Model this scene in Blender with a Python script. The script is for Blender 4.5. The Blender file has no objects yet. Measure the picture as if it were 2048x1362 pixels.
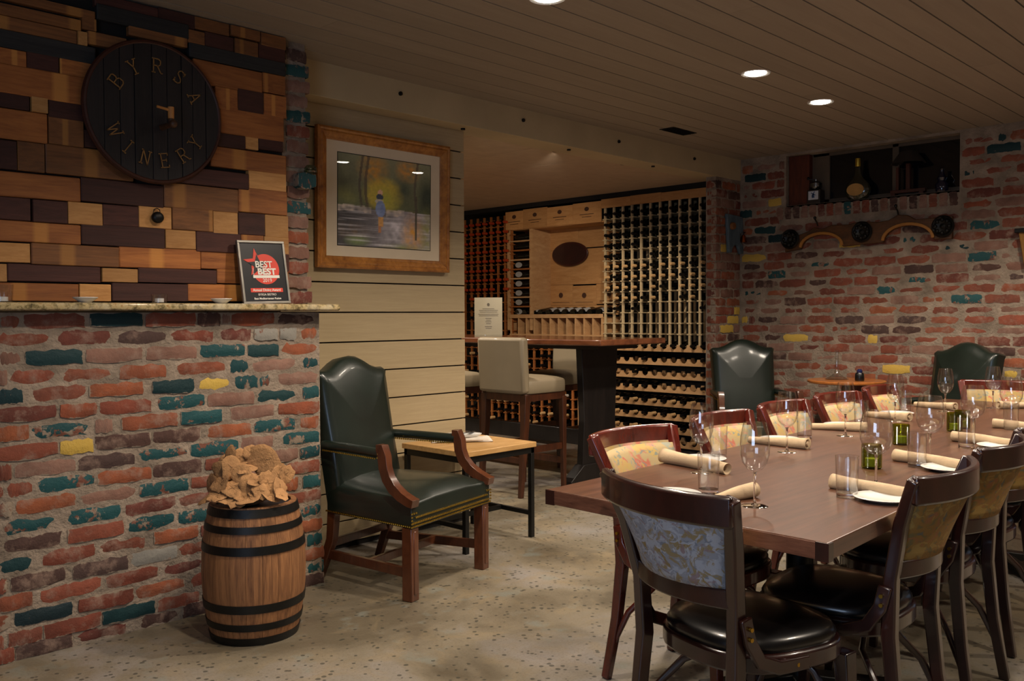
import bpy, math, random
from math import sin, cos, pi, radians as R
from mathutils import Vector as V, Matrix, Euler, noise
rnd = random.Random(7)
sc = bpy.context.scene
COL = sc.collection
# ---------------------------------------------------------------- camera
cam = bpy.data.objects.new('camera', bpy.data.cameras.new('camera')); COL.objects.link(cam); sc.camera = cam
cam.data.sensor_width = 36; cam.data.lens = 1804.26/2048*36; cam.data.clip_start = .05
yaw, pit, rol = R(44.146), R(1.6086), R(-.2633)
fw = V((cos(yaw)*cos(pit), sin(yaw)*cos(pit), -sin(pit))); rt = fw.cross(V((0, 0, 1))).normalized(); up = rt.cross(fw)
r2 = rt*cos(rol)+up*sin(rol); u2 = up*cos(rol)-rt*sin(rol)
cam.matrix_world = Matrix(((r2.x, u2.x, -fw.x, 0), (r2.y, u2.y, -fw.y, 0), (r2.z, u2.z, -fw.z, 1.30), (0, 0, 0, 1)))
# ---------------------------------------------------------------- world, exposure
w = bpy.data.worlds.new('world'); sc.world = w; w.use_nodes = True
w.node_tree.nodes['Background'].inputs[0].default_value = (.9, .72, .55, 1); w.node_tree.nodes['Background'].inputs[1].default_value = .05
sc.view_settings.view_transform = 'Standard'; sc.view_settings.look = 'None'; sc.view_settings.gamma = 1
sc.view_settings.use_curve_mapping = False; sc.view_settings.exposure = 0.18
WARM = (1.0, .855, .69)
def area(name, loc, rot, sx, sy, power, col):
    l = bpy.data.lights.new(name, 'AREA'); l.shape = 'RECTANGLE'; l.size = sx; l.size_y = sy; l.energy = power; l.color = col
    o = bpy.data.objects.new(name, l); COL.objects.link(o); o.location = loc; o.rotation_euler = rot; return o
# daylight through the front window behind the camera, low and bluish
area('window_daylight', (-1.46, .15, 1.35), (0, R(-90), 0), 1.2, 1.7, 34, (.55, .72, 1))
CANS = [(4.55, 2.53, 2.63, 34), (5.453, 2.58, 2.63, 30), (2.85, 2.55, 2.63, 34), (5.0, 1.2, 2.63, 30), (5.91, 1.2, 2.63, 26), (1.75, 2.2, 2.63, 30), (3.2, 1.12, 2.63, 34),
        (1.0, .6, 2.63, 30), (3.3, -.4, 2.63, 30), (5.3, -.4, 2.63, 30)]
BARCANS = [(4.2, 4.75, 2.48, 22), (4.2, 6.2, 2.48, 40), (4.3, 7.4, 2.48, 44)]  # bar room lights added out of view to light the racks
PUCKS = [(4.9, 4.30, 2.472, (7.0, 6.6, 1.0), 30), (5.7, 4.30, 2.472, (7.0, 5.2, .95), 20)]  # unseen fill spots added behind the beam to brighten the wine racks
# ---------------------------------------------------------------- helpers
def tag(o, label=None, cat=None, group=None, kind=None):
    if label: o['label'] = label
    if cat: o['category'] = cat
    if group: o['group'] = group
    if kind: o['kind'] = kind
    return o
def empty(name, loc=(0, 0, 0), rz=0, label=None, cat=None, group=None, kind=None, par=None):
    o = bpy.data.objects.new(name, None); COL.objects.link(o); o.location = loc; o.rotation_euler = (0, 0, rz); o.empty_display_size = .1
    if par: o.parent = par
    return tag(o, label, cat, group, kind)
def kids(o): return [c for c in ALLK.get(o.name, [])]
ALLK = {}
def link(o, par):
    COL.objects.link(o)
    if par is not None: o.parent = par; ALLK.setdefault(par.name, []).append(o)
    return o
def copy_tree(o, par=None):
    c = o.copy(); link(c, par)
    for ch in list(ALLK.get(o.name, [])): copy_tree(ch, c)
    return c
class MB:
    def __init__(s): s.v = []; s.f = []; s.m = []; s.M = Matrix()
    def add(s, vs, fs, mi=0):
        n = len(s.v); s.v += [tuple(s.M @ V(p)) for p in vs]; s.f += [tuple(n+i for i in f) for f in fs]; s.m += [mi]*len(fs); return s
    def box(s, c, d, rz=0, mi=0, rot=None):
        x, y, z = d[0]/2, d[1]/2, d[2]/2
        m = (rot if rot is not None else Matrix.Rotation(rz, 3, 'Z'))
        vs = [V(c)+m@V((a*x, b*y, e*z)) for a in (-1, 1) for b in (-1, 1) for e in (-1, 1)]
        return s.add(vs, [(0, 1, 3, 2), (4, 6, 7, 5), (0, 4, 5, 1), (2, 3, 7, 6), (0, 2, 6, 4), (1, 5, 7, 3)], mi)
    def bx(s, x0, x1, y0, y1, z0, z1, mi=0): return s.box(((x0+x1)/2, (y0+y1)/2, (z0+z1)/2), (abs(x1-x0), abs(y1-y0), abs(z1-z0)), 0, mi)
    def lathe(s, prof, n=24, c=(0, 0, 0), mi=0, M=None, caps=True):
        vs = []; fs = []; k = len(prof); T = M if M is not None else Matrix()
        for r, z in prof:
            for i in range(n): a = 2*pi*i/n; vs.append(V(c)+T@V((r*cos(a), r*sin(a), z)))
        for j in range(k-1):
            for i in range(n): fs.append((j*n+i, j*n+(i+1) % n, (j+1)*n+(i+1) % n, (j+1)*n+i))
        if caps:
            if prof[0][0] > 1e-5: fs.append(tuple(range(n-1, -1, -1)))
            if prof[-1][0] > 1e-5: fs.append(tuple((k-1)*n+i for i in range(n)))
        return s.add(vs, fs, mi)
    def cyl(s, p0, p1, r0, r1=None, n=16, mi=0):
        p0, p1 = V(p0), V(p1); d = p1-p0; q = d.to_track_quat('Z', 'Y').to_matrix()
        return s.lathe([(r0, 0), (r0 if r1 is None else r1, d.length)], n, p0, mi, q)
    def sweep(s, path, secs, side=None, n=0, mi=0):
        """path of points; secs: (w,h) per point or one; rect section (n=0) or ellipse n sides. side: fixed sideways vector"""
        P = [V(p) for p in path]; L = len(P); vs = []
        if not isinstance(secs, list): secs = [secs]*L
        if n == 0: sh = [(-.5, -.5), (.5, -.5), (.5, .5), (-.5, .5)]
        else: sh = [(.5*cos(2*pi*i/n), .5*sin(2*pi*i/n)) for i in range(n)]
        k = len(sh)
        for i, p in enumerate(P):
            t = (P[min(i+1, L-1)]-P[max(i-1, 0)]).normalized()
            sd = V(side) if side is not None else (t.cross(V((0, 0, 1))) if abs(t.z) < .95 else t.cross(V((0, 1, 0))))
            sd = (sd-t*sd.dot(t)).normalized(); u = sd.cross(t).normalized()
            for a, b in sh: vs.append(p+sd*a*secs[i][0]+u*b*secs[i][1])
        fs = [(i*k+j, i*k+(j+1) % k, (i+1)*k+(j+1) % k, (i+1)*k+j) for i in range(L-1) for j in range(k)]
        fs += [tuple(range(k-1, -1, -1)), tuple((L-1)*k+j for j in range(k))]
        return s.add(vs, fs, mi)
    def prism(s, pts, a0, a1, ax='z', mi=0):
        def P(p, a): return {'z': (p[0], p[1], a), 'y': (p[0], a, p[1]), 'x': (a, p[0], p[1])}[ax]
        n = len(pts); vs = [P(p, a0) for p in pts]+[P(p, a1) for p in pts]
        return s.add(vs, [tuple(range(n-1, -1, -1)), tuple(range(n, 2*n))]+[(i, (i+1) % n, n+(i+1) % n, n+i) for i in range(n)], mi)
    def ball(s, c, r, n=8, m=5, sc=(1, 1, 1), mi=0):
        pr = [(max(r*sin(pi*j/m), 0), -r*cos(pi*j/m)) for j in range(m+1)]; pr[0] = (1e-6, -r); pr[-1] = (1e-6, r)
        return s.lathe(pr, n, c, mi, Matrix.Diagonal(sc), False)
    def mesh(s, name, mats, smooth=True, ang=40):
        me = bpy.data.meshes.new(name); me.from_pydata(s.v, [], s.f)
        for m in (mats if isinstance(mats, (list, tuple)) else [mats]): me.materials.append(m)
        me.polygons.foreach_set('material_index', s.m)
        if smooth:
            me.polygons.foreach_set('use_smooth', [True]*len(me.polygons)); me.set_sharp_from_angle(angle=R(ang))
        me.update(); return me
    def obj(s, name, mats, par=None, bev=0, smooth=True, ang=40, loc=None, fix=True):
        me = s.mesh(name, mats, smooth, ang)
        if fix:
            import bmesh
            b = bmesh.new(); b.from_mesh(me); bmesh.ops.recalc_face_normals(b, faces=b.faces); b.to_mesh(me); b.free()
        o = bpy.data.objects.new(name, me); link(o, par)
        if loc: o.location = loc
        if bev:
            m = o.modifiers.new('b', 'BEVEL'); m.width = bev; m.segments = 2; m.limit_method = 'ANGLE'; m.angle_limit = R(35)
        return o
def put(me, name, par, loc=(0, 0, 0), rot=(0, 0, 0), scale=(1, 1, 1)):
    o = bpy.data.objects.new(name, me); link(o, par); o.location = loc; o.rotation_euler = rot; o.scale = scale; return o
# ---------------------------------------------------------------- materials
def lin(h): 
    c = [int(h[i:i+2], 16)/255 for i in (0, 2, 4)]
    return tuple(((x/12.92) if x < .04045 else ((x+.055)/1.055)**2.4) for x in c)+(1,)
class NT:
    def __init__(s, name):
        s.m = bpy.data.materials.new(name); s.m.use_nodes = True; s.t = s.m.node_tree; s.b = s.t.nodes['Principled BSDF']; s.co = s.t.nodes.new('ShaderNodeTexCoord')
    def n(s, ty, **k):
        o = s.t.nodes.new(ty)
        for a, v in k.items(): setattr(o, a, v)
        return o
    def l(s, a, b): s.t.links.new(a, b)
    def map(s, src='Object', sc_=(1, 1, 1), rand=False):
        m = s.n('ShaderNodeMapping'); m.inputs['Scale'].default_value = sc_; s.l(s.co.outputs[src], m.inputs[0])
        if rand:
            oi = s.n('ShaderNodeObjectInfo'); mu = s.n('ShaderNodeVectorMath', operation='SCALE'); mu.inputs[0].default_value = (37, 17, 29)
            s.l(oi.outputs['Random'], mu.inputs['Scale']); s.l(mu.outputs[0], m.inputs['Location'])
        return m.outputs[0]
    def noise(s, vec, scale, det=3, rough=.55, dist=0):
        o = s.n('ShaderNodeTexNoise'); o.inputs['Scale'].default_value = scale; o.inputs['Detail'].default_value = det
        o.inputs['Roughness'].default_value = rough; o.inputs['Distortion'].default_value = dist; s.l(vec, o.inputs['Vector']); return o.outputs['Fac']
    def ramp(s, f, stops, interp='LINEAR'):
        r = s.n('ShaderNodeValToRGB'); e = r.color_ramp; e.interpolation = interp
        while len(e.elements) < len(stops): e.elements.new(.5)
        for q, (p, c) in zip(e.elements, stops): q.position = p; q.color = c if len(c) == 4 else (*c, 1)
        s.l(f, r.inputs[0]); return r.outputs[0]
    def mix(s, f, a, b, mode='MIX'):
        m = s.n('ShaderNodeMix', data_type='RGBA', blend_type=mode)
        for i, x in ((0, f), (6, a), (7, b)):
            if hasattr(x, 'is_output'): s.l(x, m.inputs[i])
            else: m.inputs[i].default_value = x
        return m.outputs[2]
    def math(s, op, a, b=0):
        m = s.n('ShaderNodeMath', operation=op)
        for i, x in ((0, a), (1, b)):
            if hasattr(x, 'is_output'): s.l(x, m.inputs[i])
            else: m.inputs[i].default_value = x
        return m.outputs[0]
    def out(s, col=None, rough=.5, metal=0, coat=0, bump=None, bstr=.3, bd=.01, spec=.5, coatr=.1):
        b = s.b
        if col is not None:
            if hasattr(col, 'is_output'): s.l(col, b.inputs['Base Color'])
            else: b.inputs['Base Color'].default_value = col
        if hasattr(rough, 'is_output'): s.l(rough, b.inputs['Roughness'])
        else: b.inputs['Roughness'].default_value = rough
        b.inputs['Metallic'].default_value = metal; b.inputs['Coat Weight'].default_value = coat; b.inputs['Coat Roughness'].default_value = coatr
        b.inputs['Specular IOR Level'].default_value = spec
        if bump is not None:
            u = s.n('ShaderNodeBump'); u.inputs['Strength'].default_value = bstr; u.inputs['Distance'].default_value = bd
            s.l(bump, u.inputs['Height']); s.l(u.outputs[0], b.inputs['Normal'])
        return s.m
def plain(name, h, rough=.5, metal=0, coat=0, var=.12, scale=9, bump=0, bd=.004, rand=False, spec=.5, bs=60):
    t = NT(name); c = lin(h); v = t.map(rand=rand); f = t.noise(v, scale)
    d = tuple(x*(1-var*2) for x in c[:3])+(1,); e = tuple(min(1, x*(1+var)) for x in c[:3])+(1,)
    col = t.ramp(f, [(.3, d), (.7, e)])
    return t.out(col, rough, metal, coat, t.noise(v, bs, 4) if bump else None, bump, bd, spec)
def wood(name, h1, h2, rough=.45, coat=0, scale=1.0, stretch=(1.5, 14, 14), rand=True, bump=.15, band=None, var=.25, coatr=.1, fine=8):
    t = NT(name); v = t.map('Object', tuple(x*scale for x in stretch), rand); f = t.noise(v, 2.2, 5, .6, .6); f2 = t.noise(v, fine, 3, .7, .2)
    g = t.math('ADD', t.math('MULTIPLY', f, .65), t.math('MULTIPLY', f2, .35))
    col = t.ramp(g, [(.33, lin(h1)), (.66, lin(h2))])
    if band: # paler bands across the length, one of the tells of old barrel staves
        x = t.n('ShaderNodeSeparateXYZ'); t.l(t.co.outputs['Object'], x.inputs[0])
        oi = t.n('ShaderNodeObjectInfo'); p = t.math('ADD', t.math('MULTIPLY', x.outputs[0], 3.1), t.math('MULTIPLY', oi.outputs['Random'], 5))
        q = t.ramp(t.math('FRACT', p), [(.0, (1, 1, 1)), (.07, (1, 1, 1)), (.1, (0, 0, 0)), (.97, (0, 0, 0)), (1, (1, 1, 1))])
        col = t.mix(t.math('MULTIPLY', q, .6), col, lin(band))
    if rand:
        oi = t.n('ShaderNodeObjectInfo'); k = t.math('ADD', t.math('MULTIPLY', oi.outputs['Random'], var*2), 1-var)
        cc = t.n('ShaderNodeCombineColor'); [t.l(k, cc.inputs[i]) for i in range(3)]
        col = t.mix(1.0, col, cc.outputs[0], 'MULTIPLY')
    return t.out(col, rough, 0, coat, f2, bump, .003, .4, coatr)
def brickmat(name, hs, chip=None, thr=.5, rough=.85):
    t = NT(name); v = t.map('Object', (1, 1, 1), True); oi = t.n('ShaderNodeObjectInfo')
    n1 = t.noise(v, 9, 4, .6); n2 = t.noise(v, 45, 5, .7); mort = lin('8a7b6b')
    base = t.ramp(oi.outputs['Random'], [(i/max(1, len(hs)-1), lin(h)) for i, h in enumerate(hs)])
    col = t.mix(t.ramp(n1, [(.35, (0, 0, 0)), (.75, (.5, .5, .5))]), base, (.03, .018, .015, 1))
    if chip:
        under = t.mix(t.ramp(t.noise(v, 25, 3), [(.45, (0, 0, 0)), (.6, (1, 1, 1))]), lin('6f4436'), mort)
        col = t.mix(t.ramp(t.noise(v, 17, 5, .7), [(thr, (0, 0, 0)), (thr+.03, (1, 1, 1))]), t.mix(.12, base, col), under)
    else:
        col = t.mix(t.ramp(t.noise(v, 13, 5, .7), [(.5, (0, 0, 0)), (.70, (.8, .8, .8))]), col, lin('8c7466'))
    # mortar smeared over the arrises
    x = t.n('ShaderNodeSeparateXYZ'); t.l(t.co.outputs['Generated'], x.inputs[0])
    ex = t.math('MINIMUM', x.outputs[0], t.math('SUBTRACT', 1, x.outputs[0])); ez = t.math('MINIMUM', x.outputs[2], t.math('SUBTRACT', 1, x.outputs[2]))
    d = t.math('MINIMUM', t.math('MULTIPLY', ex, 3.4), ez); e = t.math('SUBTRACT', d, t.math('MULTIPLY', t.math('SUBTRACT', t.noise(v, 26, 4, .65), .45), .5 if not chip else .42))
    col = t.mix(t.ramp(e, [(.0, (1, 1, 1)), (.04, (0, 0, 0))]), col, mort)
    return t.out(col, rough if not chip else .6, 0, 0, n2, .6, .008, .25)
BR = {'r': brickmat('red_brick', ['733c2e', '8a4c3a', '7c4534', '663830', '8f5540']), 'o': brickmat('orange_brick', ['8c4c36', '965638', '844a36']),
      'd': brickmat('dark_brick', ['463430', '523a33', '4e3d39']), 'p': brickmat('pink_brick', ['825f51', '8c6a5c', '795547']),
      't': brickmat('teal_paint_brick', ['1b4245', '214b4e', '183b3f'], True, .55), 'k': brickmat('dark_teal_brick', ['142e33', '1b3a3c', '16262c'], True, .66),
      'y': brickmat('yellow_paint_brick', ['bd9c48', 'c4a44e'], True, .68), 'w': brickmat('grey_paint_brick', ['8a857c', '7d7a73'], True, .6)}
MORTAR = plain('mortar', '8f8071', .95, var=.2, scale=7, bump=.8, bd=.012, bs=55, spec=.1)
BOARD = wood('ceiling_board_paint', '8c7f70', '958878', .55, .0, 1, (.6, 9, 9), True, .05, None, .06)
SHIP = wood('shiplap_paint', '9f8c6c', 'ad9a78', .55, 0, 1, (1.5, 40, 40), True, .15, None, .05, fine=14)
DARKGAP = plain('dark_gap', '1a1512', .9)
BEAMM = plain('beam_paint', 'b3a17f', .55, var=.05, scale=3, bump=.1)
TILE = plain('ceiling_tile', 'b9a288', .9, var=.04, bump=.2, bs=120)
WP = {'o': wood('orange_stave', '7c451f', 'ab6a34', .6, 0, 1, (2, 18, 18), True, .2, 'c98a42'), 'l': wood('pale_stave', 'a2703c', 'bf8d54', .6, 0, 1, (2, 18, 18), True, .2),
      'd': wood('wine_stained_stave', '351b16', '4c2a22', .7, 0, 1, (2, 20, 20), True, .25), 'b': wood('brown_stave', '5c391f', '87572f', .6, 0, 1, (2, 18, 18), True, .2, 'a97438'),
      'k': wood('charred_stave', '1a1b1d', '2e2d2c', .7, 0, 1, (2, 20, 20), True, .2)}
RACKW = wood('pine_rack', 'b98a5a', 'd3a878', .55, 0, 1, (3, 3, 9), True, .05, None, .1)
RACKP = wood('pale_rack', 'b79f78', 'cdb78f', .55, 0, 1, (3, 3, 9), True, .05, None, .08)
RACKO = wood('redwood_rack', '8a4c22', 'ad6c36', .55, 0, 1, (3, 3, 9), True, .05, None, .1)
BLACKW = wood('black_wood', '0f0c0b', '1d1715', .5, .1, 1, (6, 6, 1), True, .1)
OAK = wood('oak_frame', '7d4514', 'd08a3e', .38, .3, 1, (5, 5, 5), True, .7)
MAHOG = wood('mahogany', '3a120c', '5c2114', .3, .6, 1, (8, 8, 2), True, .04, None, .1)
CHERRY = wood('cherry_stain', '1b0907', '2d100b', .32, .7, 1, (6, 6, 2), True, .03, None, .1)
CHAIRL = wood('chair_arm_wood', '3f1f11', '5c321c', .3, .5, 1, (7, 7, 2), True, .08, None, .1)
TABLEW = wood('walnut_table', '3f2619', '5f3d2b', .33, .35, 1, (1.2, 16, 16), False, .05, fine=5, coatr=.22)
SLABW = wood('live_edge_slab', '4a2415', '7d4a2c', .3, .6, 1, (6, 1.5, 8), False, .05)
SIDEW = wood('side_table_oak', '9c7440', 'bd9560', .5, .1, 1, (2, 12, 12), False, .08)
STOOLW = wood('stool_wood', '2c150c', '4e2814', .4, .3, 1, (8, 8, 1.5), True, .06)
BARRELW = wood('barrel_oak', '553520', '9a6a42', .6, .0, 1, (22, 22, 1.3), True, .3, None, .08)
LEATHER = plain('green_leather', '111c16', .36, 0, .2, .15, 5, .12, .002, bs=90, spec=.6)
BLKLEA = plain('black_vinyl', '0b0a0b', .3, 0, .3, .1, 5, spec=.5)
CREAML = plain('cream_leather', '8c7e66', .5, 0, .05, .04, 4, .08, .002)
BRASS = plain('brass', 'b08a34', .3, 1)
IRON = plain('black_iron', '12110f', .45, .4, 0, .3, 12, .2, .002)
STEEL = plain('steel', '8d8f92', .25, 1)
COPPER = plain('copper', 'b5602f', .25, 1)
CHINA = plain('white_china', 'd8d6d2', .15, 0, .4, .02)
NAPK = plain('tan_napkin', 'b39b7c', .9, 0, 0, .05, 20, .3, .003, bs=120)
NAPW = plain('white_napkin', 'c7bdb0', .9, 0, 0, .04, 20, .3, .003)
ROSE = plain('sand_rose', 'a2784e', .95, 0, 0, .16, 14, .9, .006, bs=80)
BOTG = plain('dark_bottle', '0a0b09', .12, 0, .3, .1)
CAPR = plain('red_foil', 'b8431f', .35, .3, 0, .1); CAPB = plain('black_foil', '0b0a0c', .35, .2); CORKM = plain('cork_tip', 'c79f6b', .7)
CAPW = plain('white_foil', 'b6b0a6', .5); LABW = plain('bottle_label', 'a7a5a2', .7); CHARC = plain('charcoal_backing', '120f0d', .9)
GREENM = None
def floral(name, base, cols, sc_=22):
    t = NT(name); v = t.map('Object', (1, 1, 1)); col = base if hasattr(base, 'is_output') else lin(base)
    wv = t.n('ShaderNodeVectorMath', operation='ADD'); nz = t.n('ShaderNodeTexNoise'); nz.inputs['Scale'].default_value = 14; t.l(v, nz.inputs['Vector'])
    sm = t.n('ShaderNodeVectorMath', operation='SCALE'); sm.inputs['Scale'].default_value = .07; t.l(nz.outputs['Color'], sm.inputs[0]); t.l(v, wv.inputs[0]); t.l(sm.outputs[0], wv.inputs[1])
    for i, (h, thr, s) in enumerate(cols):
        vo = t.n('ShaderNodeTexNoise'); vo.inputs['Scale'].default_value = s; vo.inputs['Detail'].default_value = 4; vo.inputs['Distortion'].default_value = 1.1
        off = t.n('ShaderNodeVectorMath', operation='ADD'); off.inputs[1].default_value = (i*3.7, i*1.9, i*5.1); t.l(wv.outputs[0], off.inputs[0]); t.l(off.outputs[0], vo.inputs['Vector'])
        col = t.mix(t.ramp(vo.outputs['Fac'], [(thr, (0, 0, 0)), (thr+.05, (.9, .9, .9))]), col, lin(h))
    return t.out(col, .85, 0, 0, t.noise(v, 250, 2), .2, .001)
FLORF = floral('floral_tapestry_front', 'a08b63', [('a85a48', .53, 9), ('83877a', .56, 14), ('a98e50', .55, 11), ('b07a68', .58, 18), ('70786f', .60, 26)])
FLORB = floral('floral_tapestry_back', '8f7c58', [('8f929c', .44, 18), ('a8a9b0', .50, 34), ('8a7038', .60, 15), ('747a84', .60, 42), ('8a7474', .62, 30), ('b4b4ba', .62, 50)])  # chair back fabric with the bluish daylight cast put into its colours
FLORG = floral('gold_tapestry_back', '86622a', [('6a5c36', .56, 30), ('8e5c34', .58, 18), ('96783c', .56, 26), ('5f5b50', .62, 45)])  # same back fabric, dimmer warm light painted into its colours
def glass(name, tint=(1, 1, 1), rough=.03, base=.07, edge=.75, dark=.6):
    t = NT(name); tr = t.n('ShaderNodeBsdfTransparent'); gl = t.n('ShaderNodeBsdfGlossy'); gl.inputs['Roughness'].default_value = rough
    lw = t.n('ShaderNodeLayerWeight'); lw.inputs['Blend'].default_value = .35
    tc = t.mix(t.math('POWER', lw.outputs['Facing'], 3), (*tint, 1), (tint[0]*dark, tint[1]*dark, tint[2]*dark, 1)); t.l(tc, tr.inputs[0])
    mx = t.n('ShaderNodeMixShader'); f = t.math('ADD', t.math('MULTIPLY', t.math('POWER', lw.outputs['Facing'], 4), edge), base)
    t.l(f, mx.inputs[0]); t.l(tr.outputs[0], mx.inputs[1]); t.l(gl.outputs[0], mx.inputs[2])
    o = t.t.nodes['Material Output']; t.l(mx.outputs[0], o.inputs[0]); t.t.nodes.remove(t.b); return t.m
GLASS = glass('clear_glass', base=.10, edge=.85)
def solidglass(name, col=(1, 1, 1)):
    t = NT(name); g = t.n('ShaderNodeBsdfGlass'); g.inputs['Roughness'].default_value = .0; g.inputs['IOR'].default_value = 1.45; g.inputs[0].default_value = (*col, 1)
    t.l(g.outputs[0], t.t.nodes['Material Output'].inputs[0]); t.t.nodes.remove(t.b); return t.m
SGLASS = solidglass('solid_clear_glass'); PANE = glass('picture_glass', base=.045, edge=.5, rough=.005)
GREENG = glass('green_glass', (.62, .66, .16), .12, .08, .4, .55)
DKPANE = plain('night_window_pane', '0d0e12', .08, 0, 0, .05, spec=.5)
def emis(name, col, st):
    t = NT(name); e = t.n('ShaderNodeEmission'); e.inputs[0].default_value = (*col, 1); e.inputs[1].default_value = st
    t.l(e.outputs[0], t.t.nodes['Material Output'].inputs[0]); t.t.nodes.remove(t.b); return t.m
LAMP = emis('lamp_lens', (1, .92, .8), 30)
def granite():
    t = NT('granite'); v = t.map(); f = t.noise(v, 38, 6, .7); g = t.noise(v, 9, 4, .6)
    c = t.ramp(f, [(.3, lin('3a3426')), (.45, lin('8a7a55')), (.55, lin('b7a47a')), (.7, lin('8e6a3c'))]); c = t.mix(t.ramp(g, [(.5, (0, 0, 0)), (.65, (.6, .6, .6))]), c, lin('c9bea4'))
    return t.out(c, .15, 0, .4)
GRAN = granite()
def concrete():
    t = NT('polished_concrete'); v = t.map('Object'); a = t.noise(v, 1.1, 5, .6, .5); b = t.noise(v, 3.5, 5, .65, .8); fine = t.noise(v, 90, 3, .7)
    c = t.ramp(a, [(.36, lin('5c5344')), (.5, lin('766d5d')), (.62, lin('86807a'))]); c = t.mix(t.ramp(b, [(.5, (0, 0, 0)), (.7, (.55, .55, .55))]), c, lin('847356'))
    c = t.mix(t.ramp(t.noise(v, 5.2, 4, .6), [(.58, (0, 0, 0)), (.68, (.5, .5, .5))]), c, lin('747a74'))
    c = t.mix(t.ramp(fine, [(.3, (.35, .35, .35)), (.5, (0, 0, 0))]), c, lin('4c4436'))
    vo = t.n('ShaderNodeTexVoronoi'); vo.inputs['Scale'].default_value = 34; nz = t.noise(v, 60, 2)
    mv = t.map('Object', (1, 1, 1)); t.l(mv, vo.inputs['Vector']); th = t.math('SUBTRACT', vo.outputs['Distance'], t.math('MULTIPLY', t.noise(v, 7, 3), .5))
    pick = t.ramp(vo.outputs['Color'], [(.5, (0, 0, 0)), (.52, (1, 1, 1))], 'CONSTANT')
    sp = t.ramp(th, [(.0, (.7, .7, .7)), (.05, (0, 0, 0))]); sp = t.mix(1, sp, pick, 'MULTIPLY')
    c = t.mix(sp, c, lin('2f302b'))
    r = t.ramp(b, [(.3, (.28, .28, .28)), (.7, (.5, .5, .5))])
    return t.out(c, r, 0, .05, fine, .25, .003, .5)
CONC = concrete()
# ================================================================ SETTING
def brick_mesh(seed, mats, L=.2, H=.055, D=.05, nx=6, nz=3):
    r = random.Random(seed); m = MB(); vs = []; fs = []
    for k in range(nz+1):
        for i in range(nx+1):
            e = (i in (0, nx)) or (k in (0, nz)); c = (i in (0, nx)) and (k in (0, nz))
            x = -L/2+L*i/nx; z = -H/2+H*k/nz
            x *= 1-(.02 if c else 0); vs.append((x+r.uniform(-.0015, .0015), (.006 if c else .004 if e else 0)+r.uniform(-.0018, .0018), z*(.90 if c else 1)+r.uniform(-.0032, .0032)*(1.6 if k in (0, nz) else 1)))
    W = nx+1
    for k in range(nz):
        for i in range(nx): fs.append((k*W+i, k*W+i+1, (k+1)*W+i+1, (k+1)*W+i))
    ring = [i for i in range(W)]+[k*W+nx for k in range(1, nz+1)]+[nz*W+i for i in range(nx-1, -1, -1)]+[k*W for k in range(nz-1, 0, -1)]
    n0 = len(vs)
    for q in ring: vs.append((vs[q][0]*1.01, D, vs[q][2]*1.02))
    n = len(ring)
    for j in range(n): fs.append((ring[j], n0+j, n0+(j+1) % n, ring[(j+1) % n]))
    return vs, fs
BV = [brick_mesh(s, None) for s in range(8)]
BM = {}
def bmesh_of(code, var):
    if (code, var) not in BM:
        m = MB(); m.add(*BV[var]); BM[(code, var)] = m.mesh('brick', BR[code], True, 42)
    return BM[(code, var)]
def lay(par, x0, x1, z, h, code, org, ax, proud=.008, stuff=None, rot=0):
    """a brick between x0 and x1 on a wall whose face passes org; ax 'x': wall runs along x and faces -y; 'y': along y, faces -x"""
    L = abs(x1-x0); c = (x0+x1)/2; pr = proud+rnd.uniform(-.004, .004); v = rnd.randrange(8); sx = L/.2; sz = h/.055; tw = rnd.uniform(-.012, .012)+rot
    if ax == 'x': loc = (c, org-pr, z); rz = 0
    else: loc = (org-pr, c, z); rz = -pi/2
    if stuff is None:
        put(bmesh_of(code, v), 'brick', par, loc, (0, tw, rz) if ax == 'x' else (0, 0, rz), (sx, 1, sz))
    else:
        T = Matrix.Translation(loc) @ Matrix.Rotation(rz, 4, 'Z') @ Matrix.Diagonal((sx, 1, sz, 1)); vs, fs = BV[v]
        stuff.M = T; stuff.add(vs, fs, 'rodptkyw'.index(code)); stuff.M = Matrix()
def bricks_stuff(m, par):
    if m.v:
        o = m.obj('bricks', [BR[c] for c in 'rodptkyw'], par, fix=False); tag(o, kind='stuff')
AUTO = 'rrrrrroooppppdd'
def fill(par, a, b, z, h, painted, org, ax, stuff=None, vis=lambda y: True, L=.212, J=.014, par_i=0, pool=AUTO, proud=.008):
    """fill a course from a to b with bricks, leaving the painted ones where they are"""
    P = sorted((min(p[0], p[1]), max(p[0], p[1]), p[2]) for p in painted); segs = []; x = a
    for p in P:
        if p[0]-J > x+.03: segs.append((x, p[0]-J))
        lay(par, p[0], p[1], z, h, p[2], org, ax, proud); x = p[1]+J
    if b > x+.03: segs.append((x, b))
    for s0, s1 in segs:
        W = s1-s0
        if P: n = max(1, round((W+J)/(L+J))); ln = (W-(n-1)*J)/n; cuts = [(s0+i*(ln+J), s0+i*(ln+J)+ln) for i in range(n)]
        else:
            cuts = []; q = s0-(L+J)*(.5 if par_i % 2 else 0)-rnd.uniform(0, .05)
            while q < s1:
                e = q+L*rnd.uniform(.93, 1.05); c0, c1 = max(q, s0), min(e, s1)
                if c1-c0 > .04: cuts.append((c0, c1))
                q = e+J
        for c0, c1 in cuts:
            v = vis((c0+c1)/2)
            lay(par, c0, c1, z+rnd.uniform(-.002, .002), h*rnd.uniform(.94, 1.04), rnd.choice(pool), org, ax, proud, None if v else stuff)
S = 'structure'
floor = tag(MB().bx(-1.6, 8.2, -2.6, 9.2, -.1, 0).obj('floor', CONC, smooth=False), kind=S)
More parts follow.
